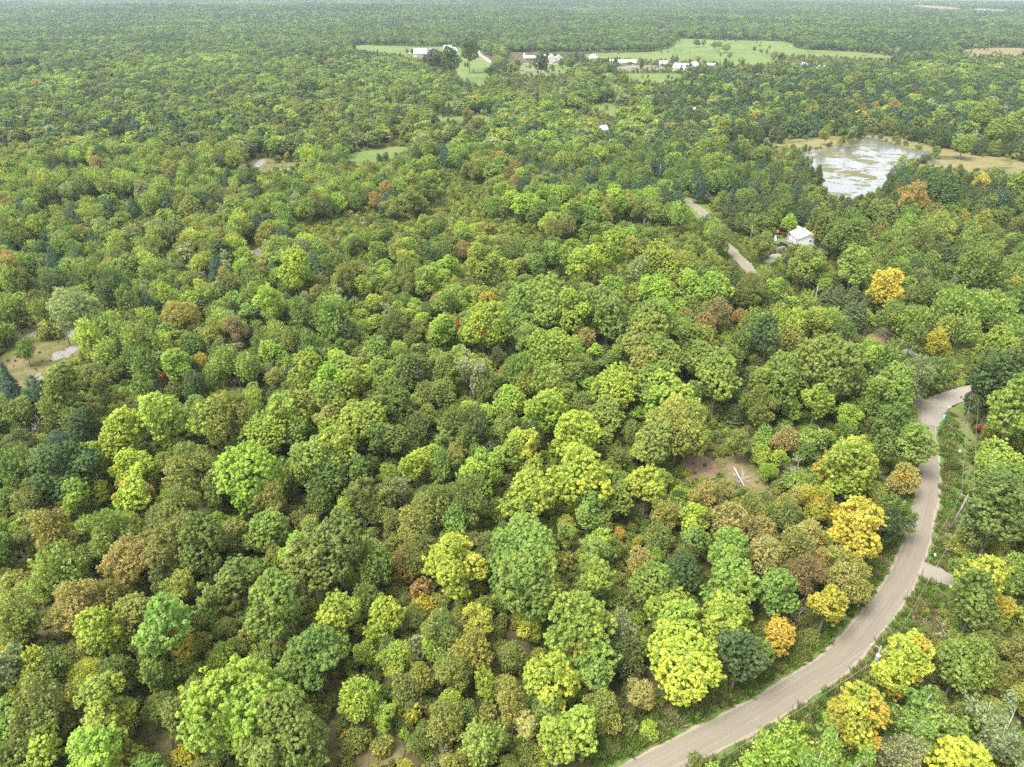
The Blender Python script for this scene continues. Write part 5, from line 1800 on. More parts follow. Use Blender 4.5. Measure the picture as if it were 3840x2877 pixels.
for i, (px, py, w_, h_, lab) in enumerate([
    (292, 1226, 130, 78, 'large pale bare rock slab between the mixed trees'), (247, 1325, 92, 50, 'pale rock slab below the largest one'), (148, 1415, 54, 26, 'small grey rock slab beside the bluish spruce'),
    (118, 1259, 36, 24, 'small pale rock beside the olive shrub'), (948, 955, 60, 62, 'tall pale rock face near the blue-green pine'), (985, 972, 60, 26, 'flat pale rock beside the tall rock face'), (972, 1066, 44, 16, 'narrow pale rock strip under a young tree'),
    (970, 618, 52, 34, 'cracked pale rock on the open heath'), (1072, 638, 42, 13, 'thin rock ledge on the open heath'), (1010, 503, 42, 17, 'pale rock showing through the far scrub'), (964, 479, 26, 14, 'small pale rock above the scrub rock'),
    (1146, 611, 22, 10, 'small rock at the end of the heath'), (1925, 785, 60, 30, 'pinkish bare rock behind the maple ridge'), (3415, 1318, 64, 48, 'broken pale rock under the power line'), (3445, 1345, 40, 26, 'second broken rock under the power line'),
    (3085, 940, 30, 17, 'big tan boulder pile beside the white bungalow'), (22, 2250, 60, 40, 'pale rocky ground by the shrubby wood')]):
    rock('rock_outcrop' if w_ > 40 else 'rock', lab, px, py, w_, h_, 40 + i, hh=0.45 if py > 700 else 0.6)
for i in range(14):
    g = np.random.default_rng(300 + i)
    rock('stone', 'pale stone scattered on the reddish earth', 2570 + g.uniform(0, 110), 1745 + g.uniform(0, 50), g.uniform(7, 15), g.uniform(5, 9), 400 + i, 'stones in the reddish clearing', 0.25)


# ------------------------------------------------------------------ buildings
def window(parent, x, y, z, w_, h_, face, name='window', trim=None):
    """face: 'front' (-y), 'left' (-x), 'right' (+x); a framed opening with a pane and a glazing bar"""
    f, p = MB(), MB()
    t = 0.08
    def bx(mb, a0, a1, z0, z1, d0, d1):
        if face == 'front': mb.box(x + a0, x + a1, y - d1, y - d0, z + z0, z + z1)
        elif face == 'left': mb.box(x - d1, x - d0, y + a0, y + a1, z + z0, z + z1)
        else: mb.box(x + d0, x + d1, y + a0, y + a1, z + z0, z + z1)
    hw, hz = w_ / 2, h_ / 2
    bx(f, -hw - t, -hw, -hz, hz, -0.05, 0.06); bx(f, hw, hw + t, -hz, hz, -0.05, 0.06)
    bx(f, -hw - t, hw + t, hz, hz + t, -0.05, 0.062); bx(f, -hw - t - 0.04, hw + t + 0.04, -hz - t, -hz, -0.05, 0.09)
    bx(f, -0.025, 0.025, -hz, hz, 0.0, 0.05)
    o = f.build(name, trim or M_WHITE, parent)
    bx(p, -hw, hw, -hz, hz, -0.04, 0.025)
    p.build('pane', M_PANE, o)
    return o


def door(parent, x, y, z0, w_, h_, face, mat):
    d, k = MB(), MB()
    if face == 'front':
        d.box(x - w_ / 2, x + w_ / 2, y - 0.06, y + 0.05, z0, z0 + h_)
        k.box(x + w_ * 0.36, x + w_ * 0.42, y - 0.12, y - 0.05, z0 + h_ * 0.45, z0 + h_ * 0.52)
    else:
        sx = -1 if face == 'left' else 1
        xs_ = sorted((x - sx * 0.05, x + sx * 0.06))
        d.box(xs_[0], xs_[1], y - w_ / 2, y + w_ / 2, z0, z0 + h_)
        xs_ = sorted((x + sx * 0.05, x + sx * 0.12))
        k.box(xs_[0], xs_[1], y + w_ * 0.36, y + w_ * 0.42, z0 + h_ * 0.45, z0 + h_ * 0.52)
    o = d.build('door', mat, parent)
    k.build('handle', M_METAL, o)
    return o


def gable_shell(root, w_, d_, h_, rise, wall_mat, roof_mat, x0=0.0, y0=0.0, over=0.35, foot=None, z0=0.0, ridge='x'):
    """walls with gables under a two-sided roof; ridge along local x or y; x0,y0 is the centre of the plan"""
    hw, hd = w_ / 2, d_ / 2
    wl = MB()
    zb = z0 - 0.3
    if ridge == 'x':
        sec = [(x0 - hw, y0 - hd, zb), (x0 - hw, y0 + hd, zb), (x0 - hw, y0 + hd, z0 + h_), (x0 - hw, y0, z0 + h_ + rise), (x0 - hw, y0 - hd, z0 + h_)]
        wl.prism(sec, (w_, 0, 0))
    else:
        sec = [(x0 - hw, y0 - hd, zb), (x0 + hw, y0 - hd, zb), (x0 + hw, y0 - hd, z0 + h_), (x0, y0 - hd, z0 + h_ + rise), (x0 - hw, y0 - hd, z0 + h_)]
        wl.prism(sec, (0, d_, 0))
    wall = wl.build('wall', wall_mat, root)
    th = 0.14
    slopes = []
    for sgn in (-1, 1):
        half = hd if ridge == 'x' else hw
        k = rise / half
        e = half + over
        ez = z0 + h_ - over * k
        rz_ = z0 + h_ + rise
        lift = 0.02
        if ridge == 'x':
            q = [(x0 - hw - over, y0 + sgn * e, ez + lift), (x0 - hw - over, y0 + sgn * 0.0, rz_ + lift), (x0 - hw - over, y0, rz_ + lift + th), (x0 - hw - over, y0 + sgn * e, ez + lift + th)]
            mb = MB().prism(q, (w_ + 2 * over, 0, 0))
        else:
            q = [(x0 + sgn * e, y0 - hd - over, ez + lift), (x0, y0 - hd - over, rz_ + lift), (x0, y0 - hd - over, rz_ + lift + th), (x0 + sgn * e, y0 - hd - over, ez + lift + th)]
            mb = MB().prism(q, (0, d_ + 2 * over, 0))
        slopes.append(mb.build('roof', roof_mat, root))
    cap = MB()
    if ridge == 'x': cap.box(x0 - hw - over - 0.01, x0 + hw + over + 0.01, y0 - 0.16, y0 + 0.16, z0 + h_ + rise + 0.08, z0 + h_ + rise + 0.2)
    else: cap.box(x0 - 0.16, x0 + 0.16, y0 - hd - over - 0.01, y0 + hd + over + 0.01, z0 + h_ + rise + 0.08, z0 + h_ + rise + 0.2)
    cap.build('ridge_cap', roof_mat, slopes[0])
    if foot:
        MB().box(x0 - hw - 0.04, x0 + hw + 0.04, y0 - hd - 0.04, y0 + hd + 0.04, zb, z0 + foot).build('footing', M_STONE, wall)
    return wall


def place(name, label, cat, px, py, yaw, group=None):
    c = gnd(px, py)
    face = math.atan2(-c[0], c[1])            # turn so that local -y looks at the camera, then yaw
    return tag(empty(name, (c[0], c[1], 0), face + R(yaw)), label, cat, group)


# white bungalow: gable end towards the camera, ridge running away
b = place('bungalow', 'white bungalow with grey shingle gable roof in a clearing', 'house', 3022, 925, 24)
gable_shell(b, 8.0, 12.0, 3.4, 1.7, M_WHITE, M_ROOF_G, 0, 5.6, 0.4, 0.5, ridge='y')
window(b, 1.2, -0.4, 2.5, 0.8, 1.1, 'front'); window(b, 0.6, -0.4, 0.85, 0.7, 0.4, 'front'); window(b, 1.7, -0.4, 0.85, 0.7, 0.4, 'front')
window(b, -4.0, 1.2, 2.3, 1.1, 1.1, 'left'); window(b, -4.0, 8.6, 2.3, 1.3, 1.1, 'left'); door(b, -4.0, 4.8, 0.9, 1.0, 2.1, 'left', M_METAL)
MB().box(-6.4, -4.05, 3.4, 6.6, 0.3, 0.85).box(-6.35, -6.25, 3.45, 3.55, 0.85, 1.75).box(-6.35, -6.25, 6.45, 6.55, 0.85, 1.75).box(-6.37, -6.23, 3.4, 6.6, 1.7, 1.8).build('porch', M_BOARD, b)
MB().box(0.9, 1.5, 6.4, 7.0, 4.3, 6.0).build('chimney', M_STONE, b)

# swing set with tower and blue slide
s_ = place('play_frame', 'red wooden play frame with swing beam beside the bungalow', 'play frame', 2905, 893, 0)
MB().box(-1.0, -0.85, -0.8, -0.65, -0.1, 2.9).box(0.85, 1.0, -0.8, -0.65, -0.1, 2.9).box(-1.0, -0.85, 0.65, 0.8, -0.1, 2.9).box(0.85, 1.0, 0.65, 0.8, -0.1, 2.9).build('tower_frame', M_RED, s_)
MB().box(-1.05, 1.05, -0.85, 0.85, 1.3, 1.42).build('platform', M_RED, s_)
MB().prism([(-1.2, -1.0, 2.8), (-1.2, 0, 3.6), (-1.2, 1.0, 2.8)], (2.4, 0, 0)).build('canopy', M_RED, s_)
MB().box(1.0, 5.4, -0.08, 0.08, 2.5, 2.7).build('swing_beam', M_RED, s_)
MB().tube([(5.2, -0.9, -0.1), (5.35, 0, 2.6)], 0.07).tube([(5.2, 0.9, -0.1), (5.35, 0, 2.6)], 0.07).build('beam_leg', M_RED, s_)
for sx in (2.2, 3.8):
    MB().tube([(sx - .2, 0, 2.5), (sx - .2, 0, 0.6)], 0.02, 4).tube([(sx + .2, 0, 2.5), (sx + .2, 0, 0.6)], 0.02, 4).box(sx - .25, sx + .25, -.12, .12, .55, .6).build('swing', M_BLACK, s_)
sl = MB()
sl.prism([(-0.3, -0.8, 1.40), (0.3, -0.8, 1.40), (0.3, -0.8, 1.46), (-0.3, -0.8, 1.46)], (0.5, -3.6, -1.3)).prism([(-0.36, -0.8, 1.40), (-0.3, -0.8, 1.40), (-0.3, -0.8, 1.72), (-0.36, -0.8, 1.72)], (0.5, -3.6, -1.3)).prism([(0.3, -0.8, 1.40), (0.36, -0.8, 1.40), (0.36, -0.8, 1.72), (0.3, -0.8, 1.72)], (0.5, -3.6, -1.3))
sl.build('slide', M_SKYB, s_)


def vehicle(name, label, px, py, yaw, paint, pickup=True):
    v = place(name, label, 'car', px, py, yaw)
    Lx = 5.2 if pickup else 4.5
    body = MB()
    hood = 1.05
    prof = [(0, 0.42), (Lx, 0.42), (Lx, 0.95), (Lx - 0.1, hood), (Lx * 0.72, hood + 0.05), (0.05, hood), (0, 0.9)]
    body.prism([(x - Lx / 2, -0.9, z) for x, z in prof], (0, 1.8, 0))
    body.build('body', paint, v)
    c0, c1 = (0.42, 0.74) if pickup else (0.12, 0.74)
    cab = [(Lx * c0, hood), (Lx * (c1 + 0.02), hood), (Lx * (c1 - 0.1), 1.68), (Lx * (c0 + 0.03), 1.72)]
    cb = MB().prism([(x - Lx / 2, -0.82, z + 0.02) for x, z in cab], (0, 1.64, 0)).build('cabin', paint, v)
    for sy in (-1, 1):
        q = [(Lx * (c0 + 0.03), hood + 0.12), (Lx * (c1 - 0.02), hood + 0.12), (Lx * (c1 - 0.11), 1.6), (Lx * (c0 + 0.05), 1.62)]
        MB().prism([(x - Lx / 2, sy * 0.822 if sy > 0 else -0.832, z + 0.02) for x, z in q], (0, 0.01, 0)).build('side_window', M_PANE, cb)
    for wx in (0.19, 0.8):
        for sy in (-1, 1):
            y0 = 0.72 * sy - 0.11
            wv = MB()
            n_ = 14
            ring = [(Lx * wx - Lx / 2 + 0.36 * math.cos(2 * math.pi * k / n_), y0, 0.36 + 0.36 * math.sin(2 * math.pi * k / n_)) for k in range(n_)]
            w0 = wv.prism(ring, (0, 0.3 if sy > 0 else -0.08, 0)).build('wheel', M_TYRE, v)
    for sy in (-0.6, 0.6):
        MB().box(Lx / 2 - 0.02, Lx / 2 + 0.03, sy - 0.2, sy + 0.2, 0.7, 0.86).build('headlight', M_PORC, v)
    return v


vehicle('pickup_truck', 'dark pickup truck parked below the blue slide', 2928, 925, 38, M_CARBODY)
vehicle('parked_car', 'dark car half hidden near the green-roofed house', 2600, 449, 20, M_CARBODY, False)
vehicle('parked_car', 'white car parked before the twin roofed farmhouse', 2066, 238, 15, M_CARWHITE, False)
bn = place('water_barrel', 'black barrel standing on grass beside the bungalow', 'barrel', 3067, 955, 0)
MB().lathe([(0.5, -0.1), (0.58, 0.3), (0.6, 0.7), (0.58, 1.1), (0.5, 1.3)], 14).build('barrel_body', M_BLACK, bn)
MB().lathe([(0.53, 1.3), (0.53, 1.38), (0.2, 1.42)], 14).build('lid', M_BLACK, bn)
MB().lathe([(0.615, 0.42), (0.62, 0.48)], 14).build('hoop', M_METAL, bn)

# small white shed in the wood
b = place('garden_shed', 'small white shed with pale roof alone in the wood', 'shed', 2258, 500, 30)
gable_shell(b, 6.0, 5.5, 3.2, 2.2, M_WHITE, M_ROOF_W, 0, 0, 0.3, 0.3)
door(b, -1.2, -2.75, 0.2, 1.1, 2.1, 'front', M_BOARD); window(b, 1.4, -2.75, 1.8, 0.9, 0.9, 'front')

# green-roofed house behind the pine
b = place('house', 'house with green metal roof behind a tall pine', 'house', 2612, 436, -35)
gable_shell(b, 11, 8, 3.6, 3.0, M_WHITE, M_ROOF_GR, 0, 0, 0.4, 0.4)
for wx in (-3.4, 0.2, 3.4): window(b, wx, -4.0, 2.1, 1.0, 1.2, 'front')
door(b, -1.6, -4.0, 0.3, 1.0, 2.1, 'front', M_BOARD); window(b, -5.5, 0, 2.2, 1.0, 1.2, 'left')
b = place('tank', 'white oil tank on legs near the green-roofed house', 'tank', 2668, 437, 10)
MB().prism([(-1.4, 0.75 * math.cos(2 * math.pi * k / 14), 1.6 + 0.75 * math.sin(2 * math.pi * k / 14)) for k in range(14)], (2.8, 0, 0)).build('tank_body', M_WHITE, b)
for lx in (-1, 1): MB().box(lx - .06, lx + .06, -.5, -.4, -.1, 1.2).box(lx - .06, lx + .06, .4, .5, -.1, 1.2).build('leg', M_METAL, b)

# big barn: front wing with white lower wall, taller cross wing
b = place('barn', 'big grey barn with white metal roofs and white lower wall', 'barn', 2548, 272, -16)
gable_shell(b, 17, 11, 5.2, 4.6, M_BOARD, M_ROOF_W, 0, 5.5, 0.5)
gable_shell(b, 13, 20, 6.4, 5.2, M_BOARD, M_ROOF_W, 12.5, 12.0, 0.5, ridge='y')
MB().box(-8.55, 8.55, -0.06, 0.0, -0.2, 3.4).build('white_wall', M_WHITE, b)
MB().box(8.6, 19.05, 1.92, 1.98, -0.2, 2.4).build('white_wall', M_WHITE, b)
for wx in (-6.4, -4.2, -2.0, 2.4, 4.6, 6.8): window(b, wx, -0.06, 2.2, 0.9, 0.8, 'front')
door(b, 0.2, -0.06, 0.0, 2.2, 2.8, 'front', M_BOARD)
window(b, 12.5, 2.0, 8.2, 1.2, 1.4, 'front', trim=M_BOARD); door(b, -8.5, 5.5, 0, 3.2, 3.6, 'left', M_BOARD)

b = place('farm_shed', 'grey board shed with pale roof on the farmyard side of the big barn', 'shed', 2489, 250, 14)
gable_shell(b, 10, 8, 3.4, 3.0, M_BOARD, M_ROOF_W, 0, 4, 0.4); door(b, 1.5, 0, 0, 1.6, 2.3, 'front', M_BOARD); window(b, -2.4, 0, 1.9, 0.9, 0.9, 'front', trim=M_BOARD)
b = place('machine_shed', 'long low shed with a white metal roof in the stony farmyard', 'shed', 2352, 243, 3)
gable_shell(b, 24, 10, 2.6, 3.0, M_BOARD, M_ROOF_W, 0, 5, 0.5)
for wx in (-8, -3, 2, 7): door(b, wx, 0, 0, 3.0, 2.4, 'front', M_WHITE)
b = place('farmhouse', 'house with a pale turquoise roof behind small cedars', 'house', 2221, 230, -4)
gable_shell(b, 12, 10, 5.0, 4.0, M_WHITE, M_ROOF_T, 0, 5, 0.4, ridge='y')
for wx in (-3, 0, 3): window(b, wx, 0, 3.4, 1.0, 1.4, 'front')
door(b, -1.5, 0, 0.2, 1.1, 2.1, 'front', M_BOARD)
MB().box(3.0, 3.8, 6, 6.8, 6.2, 10.2).build('chimney', M_STONE, b)
b = place('farm_shed', 'small white-roofed shed among rocks beyond the big barn', 'shed', 2666, 251, 6)
gable_shell(b, 10, 6, 2.4, 1.6, M_BOARD, M_ROOF_W, 0, 3, 0.4); door(b, 0, 0, 0, 1.6, 2.1, 'front', M_BOARD); window(b, 3, 0, 1.5, .8, .7, 'front', trim=M_BOARD)
b = place('log_cabin', 'grey weathered plank hut with a white roof at the field corner', 'shed', 3018, 255, 32)
gable_shell(b, 7, 6.5, 3.6, 2.2, M_BOARD, M_ROOF_W, 0, 3, 0.4); door(b, 1.0, -0.25, 0, 1.2, 2.2, 'front', M_PANE); window(b, -1.8, -0.25, 1.9, .8, .9, 'front', trim=M_BOARD)
b = place('farm_shed', 'white tilted-roof shed beside the plank hut', 'shed', 3077, 262, -24)
MB().prism([(-4, -2.6, -0.2), (-4, 2.6, -0.2), (-4, 2.6, 4.4), (-4, -2.6, 2.2)], (8, 0, 0)).build('wall', M_BOARD, b)
MB().prism([(-4.4, -3.1, 2.02), (-4.4, 3.1, 4.64), (-4.4, 3.1, 4.78), (-4.4, -3.1, 2.16)], (8.8, 0, 0)).build('roof', M_ROOF_W, b)
door(b, 0, -2.6, 0, 1.3, 1.9, 'front', M_BOARD)
b = place('hoop_tent', 'pale rounded hoop shelter at the wood edge', 'shelter', 3115, 283, 30)
MB().prism([(3.0 * math.cos(math.pi * k / 12), -3.5, 3.4 * math.sin(math.pi * k / 12) - 0.1) for k in range(13)], (0, 7, 0)).build('cover', M_WHITE, b, True)
MB().box(-1.0, 1.0, -3.54, -3.5, 0, 2.2).build('entrance', M_PANE, b)

# left-hand farm
b = place('barn', 'grey barn with pale roofs behind round dark trees', 'barn', 1576, 214, -8)
gable_shell(b, 19, 11, 5.4, 5.0, M_BOARD, M_ROOF_W, 0, 5.5, 0.5)
gable_shell(b, 12, 16, 5.6, 4.6, M_BOARD, M_ROOF_W, 13.0, 20.0, 0.5, ridge='y')
MB().box(-9.55, -5, -0.07, 0, -0.2, 3.0).build('white_wall', M_STONE, b)
door(b, -1, -0.02, 0, 3, 3.4, 'front', M_BOARD); window(b, 4, 0, 3.0, 1, 1, 'front', trim=M_BOARD); door(b, -9.5, 5.5, 0, 2.4, 3, 'left', M_BOARD)
b = place('outhouse', 'tiny white-roofed outhouse by the grey barn', 'shed', 1533, 209, 0)
gable_shell(b, 3.4, 3.0, 2.6, 1.3, M_BOARD, M_ROOF_W, 0, 1.5, 0.25); door(b, 0, 0, 0, 0.9, 1.9, 'front', M_STONE)
b = place('farmhouse', 'two storey farmhouse with pale roof and hipped porch wing', 'house', 1682, 196, 12)
gable_shell(b, 12, 10, 5.6, 4.2, M_WHITE, M_ROOF_G, 0, 5, 0.4)
for wx in (-4, 0, 4): window(b, wx, 0, 4.2, 1, 1.4, 'front')
door(b, -2, 0, 0.2, 1.1, 2.1, 'front', M_BOARD)
wg = MB().box(6.1, 14.5, 0.5, 9, -0.2, 3.6).build('porch_wing', M_WHITE, b)
MB().add([(5.7, 0, 3.62), (15, 0, 3.62), (15, 9.6, 3.62), (5.7, 9.6, 3.62), (9, 4.8, 6.6), (11.5, 4.8, 6.6)], [(0, 1, 5, 4), (1, 2, 5), (2, 3, 4, 5), (3, 0, 4), (0, 3, 2, 1)]).build('hip_roof', M_ROOF_G, wg)
MB().add([(5.5, -2.4, 2.5), (15.2, -2.4, 2.5), (15, 0.4, 3.3), (5.7, 0.4, 3.3), (5.5, -2.4, 2.62), (15.2, -2.4, 2.62), (15, 0.4, 3.42), (5.7, 0.4, 3.42)], [(0, 3, 2, 1), (4, 5, 6, 7), (0, 1, 5, 4), (1, 2, 6, 5), (2, 3, 7, 6), (3, 0, 4, 7)]).build('porch_roof', M_ROOF_G, wg)
for wx in (5.8, 8.8, 11.8, 14.8): MB().box(wx - .09, wx + .09, -2.3, -2.1, -0.2, 2.5).build('porch_post', M_WHITE, wg)

# roadside farmhouses
b = place('farmhouse', 'low open-sided building with white roof beside the white tank tower', 'shed', 1992, 226, 8)
gable_shell(b, 16, 9, 3.0, 2.2, M_BOARD, M_ROOF_W, 0, 4.5, 0.4)
for wx in (-5, 0, 5): door(b, wx, 0, 0, 3.2, 2.5, 'front', M_PANE)  # dark panels painted as the shade inside the open bays, not glazed doors
b = place('farmhouse', 'twin white-roofed stone farmhouse behind the hedge', 'house', 2082, 232, 4)
gable_shell(b, 9, 10, 5.4, 3.6, M_STONE, M_ROOF_W, -4.6, 5, 0.4, ridge='y'); gable_shell(b, 10, 9, 4.6, 3.4, M_STONE, M_ROOF_W, 5.2, 5.4, 0.4, ridge='y')
for wx in (-6.4, -3, 3.4, 7): window(b, wx, 0 if wx < 0 else 0.9, 2.6, 1, 1.3, 'front')
door(b, -0.9, 0.0, 0.1, 1.1, 2.1, 'front', M_WHITE)
b = place('garden_shed', 'small white shed beyond the twin roofed farmhouse', 'shed', 2041, 215, 0)
gable_shell(b, 5, 4, 2.4, 1.6, M_WHITE, M_ROOF_W, 0, 2, 0.3); door(b, 0, 0, 0, 1, 1.9, 'front', M_BOARD)
b = place('garden_shed', 'low white garden building at the pasture edge', 'shed', 2291, 234, 0)
gable_shell(b, 6, 4, 2.2, 1.5, M_WHITE, M_ROOF_W, 0, 2, 0.3); door(b, 0, 0, 0, 1, 1.9, 'front', M_BOARD)
b = place('silo', 'slim white silo tower beside the low open-sided building', 'silo', 1966, 226, 0)
MB().lathe([(1.3, -0.2), (1.3, 8.2)], 18).build('silo_wall', M_WHITE, b, True)
MB().lathe([(1.42, 8.2), (1.1, 8.9), (0.3, 9.5)], 18).build('dome', M_METAL, b, True)
for z in (2, 4, 6): MB().lathe([(1.33, z), (1.33, z + 0.12)], 18).build('hoop', M_METAL, b)
for i, (px, py) in enumerate([(2056, 240), (2062, 244)]):
    b = place('garden_trailer', ['white box trailer before the hedge at the farmhouses', 'second lower white trailer before the farmhouse hedge'][i], 'trailer', px - 8 + i * 20, py + 3, 20 * i)
    MB().box(-2.2, 2.2, -1, 1, 0.55, 2.5 - 0.7 * i).build('box', M_WHITE, b)
    for sx in (-0.5, 0.5):
        MB().prism([(sx + 0.35 * math.cos(k * math.pi / 5), -1.08, 0.35 + 0.35 * math.sin(k * math.pi / 5)) for k in range(10)], (0, 0.3, 0)).build('wheel', M_TYRE, b)
    MB().box(2.2, 3.4, -.06, .06, .5, .62).build('drawbar', M_METAL, b)


# ------------------------------------------------------------------ power line
def utility_pole(name, label, px, py, h, arm=True, transformer=False, brace=False, lean=(0, 0), r0=0.17, yaw=0.0):
    """the pole's top is at this pixel"""
    c = gnd(px, py, h)
    p = empty(name, (c[0] - lean[0], c[1] - lean[1], 0), 0)
    tag(p, label, 'utility pole')
    top = Vector((lean[0], lean[1], h))
    MB().tube([(0, 0, -0.6), (lean[0] * .5, lean[1] * .5, h * .5), top], [r0, r0 * 0.9, r0 * 0.72], 10).build('shaft', M_POLE, p, True)
    ax = Vector((math.cos(yaw), math.sin(yaw), 0))
    if arm:
        q = Vector(top) + Vector((0, 0, -0.35))
        MB().tube([q - ax * 1.15, q + ax * 1.15], 0.07, 6).build('crossarm', M_POLE, p)
        for s in (-1.05, 0, 1.05):
            o = q + ax * s + Vector((0, 0, 0.06 if s else 0.36))
            MB().lathe([(0.03, o.z), (0.07, o.z + 0.05), (0.04, o.z + 0.1), (0.065, o.z + 0.15), (0.03, o.z + 0.22)], 8, o.x, o.y).build('insulator', M_PORC, p)
    else:
        o = Vector(top)
        MB().lathe([(0.03, o.z - .02), (0.07, o.z + 0.05), (0.04, o.z + 0.1), (0.065, o.z + 0.15), (0.03, o.z + 0.22)], 8, o.x, o.y).build('insulator', M_PORC, p)
    if transformer:
        o = Vector((lean[0], lean[1], h)) - ax * 0.1 + Vector((-0.15, -0.5, -2.3))
        tr = MB().lathe([(0.05, o.z - .02), (0.30, o.z), (0.32, o.z + 0.1), (0.32, o.z + 0.95), (0.34, o.z + 0.97), (0.34, o.z + 1.03), (0.2, o.z + 1.1)], 16, o.x, o.y).build('transformer', M_METAL, p)
        MB().lathe([(0.06, o.z + 1.08), (0.09, o.z + 1.15), (0.05, o.z + 1.22), (0.08, o.z + 1.3), (0.03, o.z + 1.38)], 8, o.x, o.y).build('bushing', M_PORC, tr)
        MB().box(o.x - .05, o.x + .05, o.y + .3, o.y + .55, o.z + .25, o.z + .35).box(o.x - .05, o.x + .05, o.y + .3, o.y + .55, o.z + .7, o.z + .8).build('bracket', M_POLE, tr)
        MB().box(-1.25 * ax.x - .1, -1.25 * ax.x + .1, -1.25 * ax.y - .1, -1.25 * ax.y + .1, h - .95, h - .4).build('fuse_cutout', M_PORC, p)
    if brace:
        for dx in (-1.0, 0.9):
            MB().tube([top + Vector((0, 0, -1.2)), (dx * 1.8 - 1.0, -5.5 - dx, -0.1)], 0.025, 4).build('guy_wire', M_WIRE, p)
    return c, p


rd = math.atan2(*(gnd(3632, 1860, 9) - gnd(3304, 2426, 9))[::-1])
PA, pA = utility_pole('utility_pole', 'utility pole with grey transformer and crossarm at the road bend', 3304, 2426, 9.0, True, True, yaw=rd - math.pi / 2)
PB, pB = utility_pole('utility_pole', 'tall leaning grey utility pole on the grassy bank', 3630, 1858, 9.5, True, False, lean=(0.8, -0.2), r0=0.2, yaw=rd - math.pi / 2)
PC, pC = utility_pole('utility_pole', 'braced utility pole with guy wires at the pale gravel lane', 3662, 1437, 9.5, True, False, True, yaw=R(10))
PD, pD = utility_pole('utility_pole', 'utility pole standing before the dark cedars', 3068, 1074, 9.5, False, yaw=R(60))
PE, pE = utility_pole('utility_pole', 'utility pole across the road from the bungalow', 2822, 849, 9.5, False, yaw=R(60))
PF, pF = utility_pole('utility_pole', 'utility pole where the road vanishes behind trees', 2611, 686, 9.5, False, yaw=R(60))
PG, pG = utility_pole('utility_pole', 'far utility pole half hidden in the pine wood', 2478, 618, 9.5, False, yaw=R(60))
utility_pole('utility_pole', 'utility pole with crossarm among young trees on the slope', 634, 966, 9.5, True, yaw=R(-20))
utility_pole('utility_pole', 'pale utility pole beside the large rock slab', 232, 1206, 8.0, True, yaw=R(-20))
utility_pole('utility_pole', 'thin white pole near the green-roofed house', 2678, 398, 9.5, False)


def cable(a, b, za, zb, oa, ob, sag, label):
    a = Vector((a[0] + oa[0], a[1] + oa[1], za)); b = Vector((b[0] + ob[0], b[1] + ob[1], zb))
    pts = []
    for i in range(17):
        t = i / 16
        p = a.lerp(b, t)
        p.z -= sag * 4 * t * (1 - t)
        pts.append(p)
    o = MB().tube(pts, 0.016, 5).build('power_cable', M_WIRE)
    tag(o, label, 'cable', 'overhead power cables')


ARM = Vector((math.cos(rd - math.pi / 2), math.sin(rd - math.pi / 2), 0)) * 1.05
Z0 = (0, 0, 0)
PZ = np.array(gnd(2300, 3040, 9.0))
names_c = ['outer', 'lower inner']
for a_, b_, za, zb, nm, oa, ob in ((PZ, PA, 9.0, 8.8, 'running along the road to the transformer pole', ARM, ARM), (PA, PB, 8.85, 9.3, 'between transformer pole and leaning grey pole', ARM, ARM), (PB, PC, 9.3, 9.3, 'between leaning grey pole and braced pole', ARM, Vector((1.05, .18, 0))),
                                   (PC, PD, 9.3, 9.6, 'from braced pole over the trees to the cedar pole', Vector((1.05, .18, 0)), Vector(Z0)), (PD, PE, 9.6, 9.6, 'between cedar pole and bungalow pole', Vector(Z0), Vector(Z0)), (PE, PF, 9.6, 9.6, 'between bungalow pole and the pole at the road end', Vector(Z0), Vector(Z0)), (PF, PG, 9.6, 9.6, 'leading from the road end pole into the pines', Vector(Z0), Vector(Z0))):
    cable(a_, b_, za, zb, oa, ob, 0.9, 'upper power cable ' + nm)
    single = oa.length < 0.1
    cable(a_, b_, za - (1.5 if single or ob.length < .1 else 0.0) * (1 if single else 0.0), zb - (1.5 if ob.length < 0.1 else 0), -oa, -ob, 1.1, 'lower power cable ' + nm)

# ------------------------------------------------------------------ small things on the bank by the lane
b = place('mailbox', 'white mailbox on a post at the driveway mouth', 'mailbox', 3500, 2098, 20)
MB().box(-.05, .05, -.05, .05, -.2, 1.0).build('post', M_POLE, b)
MB().prism([(-.16, -.26, 1.0), (.16, -.26, 1.0), (.16, -.26, 1.2), (.1, -.26, 1.32), (0, -.26, 1.36), (-.1, -.26, 1.32), (-.16, -.26, 1.2)], (0, .52, 0)).build('box', M_WHITE, b)
MB().box(.165, .18, -.2, -.14, 1.1, 1.4).build('flag', M_RED, b)
b = place('discarded_board', 'white board with grey planks lying on the grassy bank', 'board', 3594, 1696, 12)
MB().box(-.9, .9, -.5, .5, 0.26, 0.36).build('panel', M_WHITE, b)
MB().box(-1.0, -.9, -.5, .5, 0.05, 0.5).build('edge_batten', M_WHITE, b)
MB().box(-4.2, -1.1, -.2, .1, 0.06, 0.28).box(-3.8, -1.3, .15, .4, 0.05, 0.22).build('plank', M_DEAD, b)
b = place('lawn_chair', 'small blue and white plastic seat on the grassy bank', 'chair', 3540, 1574, 30)
MB().box(-.35, .35, -.35, .35, .38, .45).build('seat', M_BLUE, b)
MB().prism([(-.35, .3, .45), (.35, .3, .45), (.35, .36, .45), (-.35, .36, .45)], (0, .2, .65)).build('backrest', M_SKYB, b)
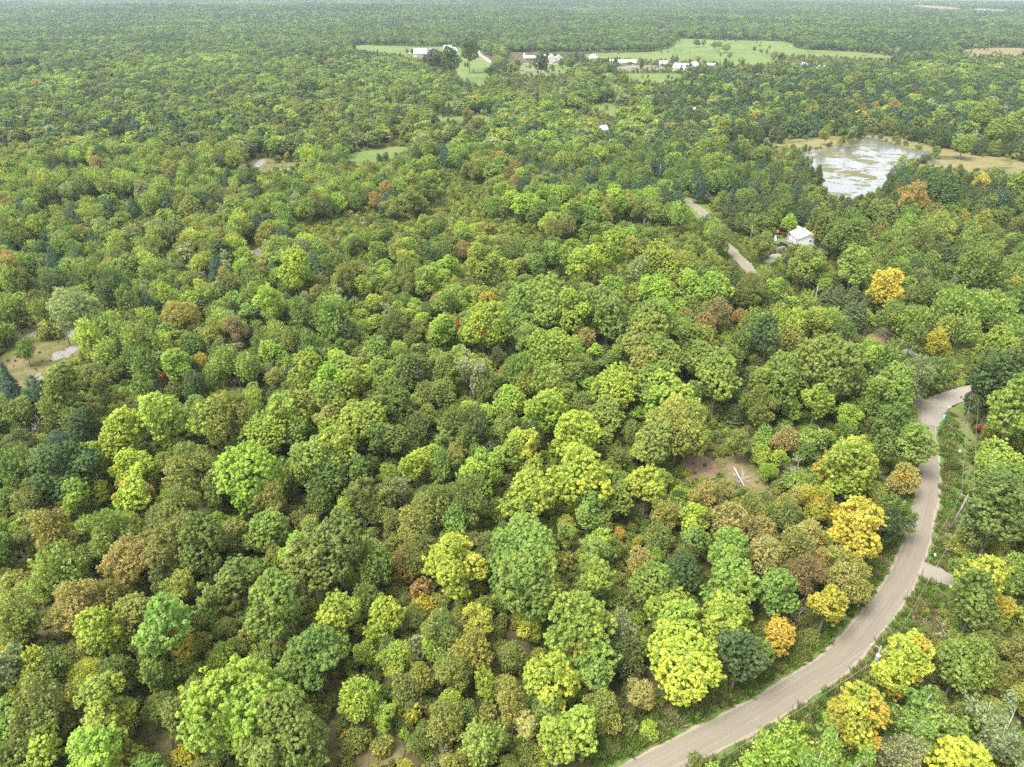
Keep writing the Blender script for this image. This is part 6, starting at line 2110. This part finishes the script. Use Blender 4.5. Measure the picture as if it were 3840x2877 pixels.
for sx in (-.3, .3):
    for sy in (-.3, .3): MB().box(sx - .04, sx + .04, sy - .04, sy + .04, -.05, .38).build('leg', M_BLUE, b)
b = place('bucket', 'yellow plastic bucket on the grassy bank', 'bucket', 3544, 1667, 0)
MB().lathe([(.26, 0), (.34, .55), (.36, .57)], 14).build('pail', M_YELLOW, b)
MB().tube([(-.35, 0, .55), (-.2, 0, .8), (0, 0, .88), (.2, 0, .8), (.35, 0, .55)], .02, 5).build('handle', M_METAL, b)
b = place('sign_post', 'small white sign board beside the pale gravel lane', 'sign', 3555, 1536, 25)
MB().box(-.05, .05, -.05, .05, -.2, 1.1).build('post', M_POLE, b)
MB().box(-.5, .5, -.09, -.05, .55, 1.1).build('panel', M_WHITE, b)
# fallen pale trunk in the clearing
f0, f1 = gnd(2752, 1760), gnd(2790, 1830)
lg = MB().tube([(f0[0], f0[1], .35), ((f0[0] + f1[0]) / 2, (f0[1] + f1[1]) / 2, .5), (f1[0], f1[1], .4)], [.2, .17, .1], 9)
g = np.random.default_rng(5)
for i in range(34):
    q = Vector((f1[0] * .7 + f0[0] * .3, f1[1] * .7 + f0[1] * .3, .45)) + Vector((g.normal(0, .6), g.normal(0, .6), 0))
    ph = g.uniform(0, 6.28)
    lg.tube([q, q + Vector((math.cos(ph) * 1.5, math.sin(ph) * 1.5, .7)), q + Vector((math.cos(ph) * 2.8, math.sin(ph) * 2.8, .9 + g.uniform(0, .7)))], [.028, .02, .008], 4)
tag(lg.build('fallen_tree', M_BARK_PALE), 'pale fallen dead trunk with twigs lying in the clearing', 'dead tree')

# ------------------------------------------------------------------ air
m, t, n_, l_ = new_mat('haze')
vol = n_.new('ShaderNodeVolumePrincipled')
vol.inputs['Color'].default_value = (0.74, 0.89, 0.98, 1)
vol.inputs['Density'].default_value = 0.00007
vol.inputs['Anisotropy'].default_value = 0.2
om = n_.new('ShaderNodeOutputMaterial')
l_.new(vol.outputs[0], om.inputs['Volume'])
o = MB().box(-9100, 9100, -9100, 9100, -20, 99).build('haze', m)
tag(o, 'thin blue-white haze hanging over the far woods', 'haze', kind='stuff')
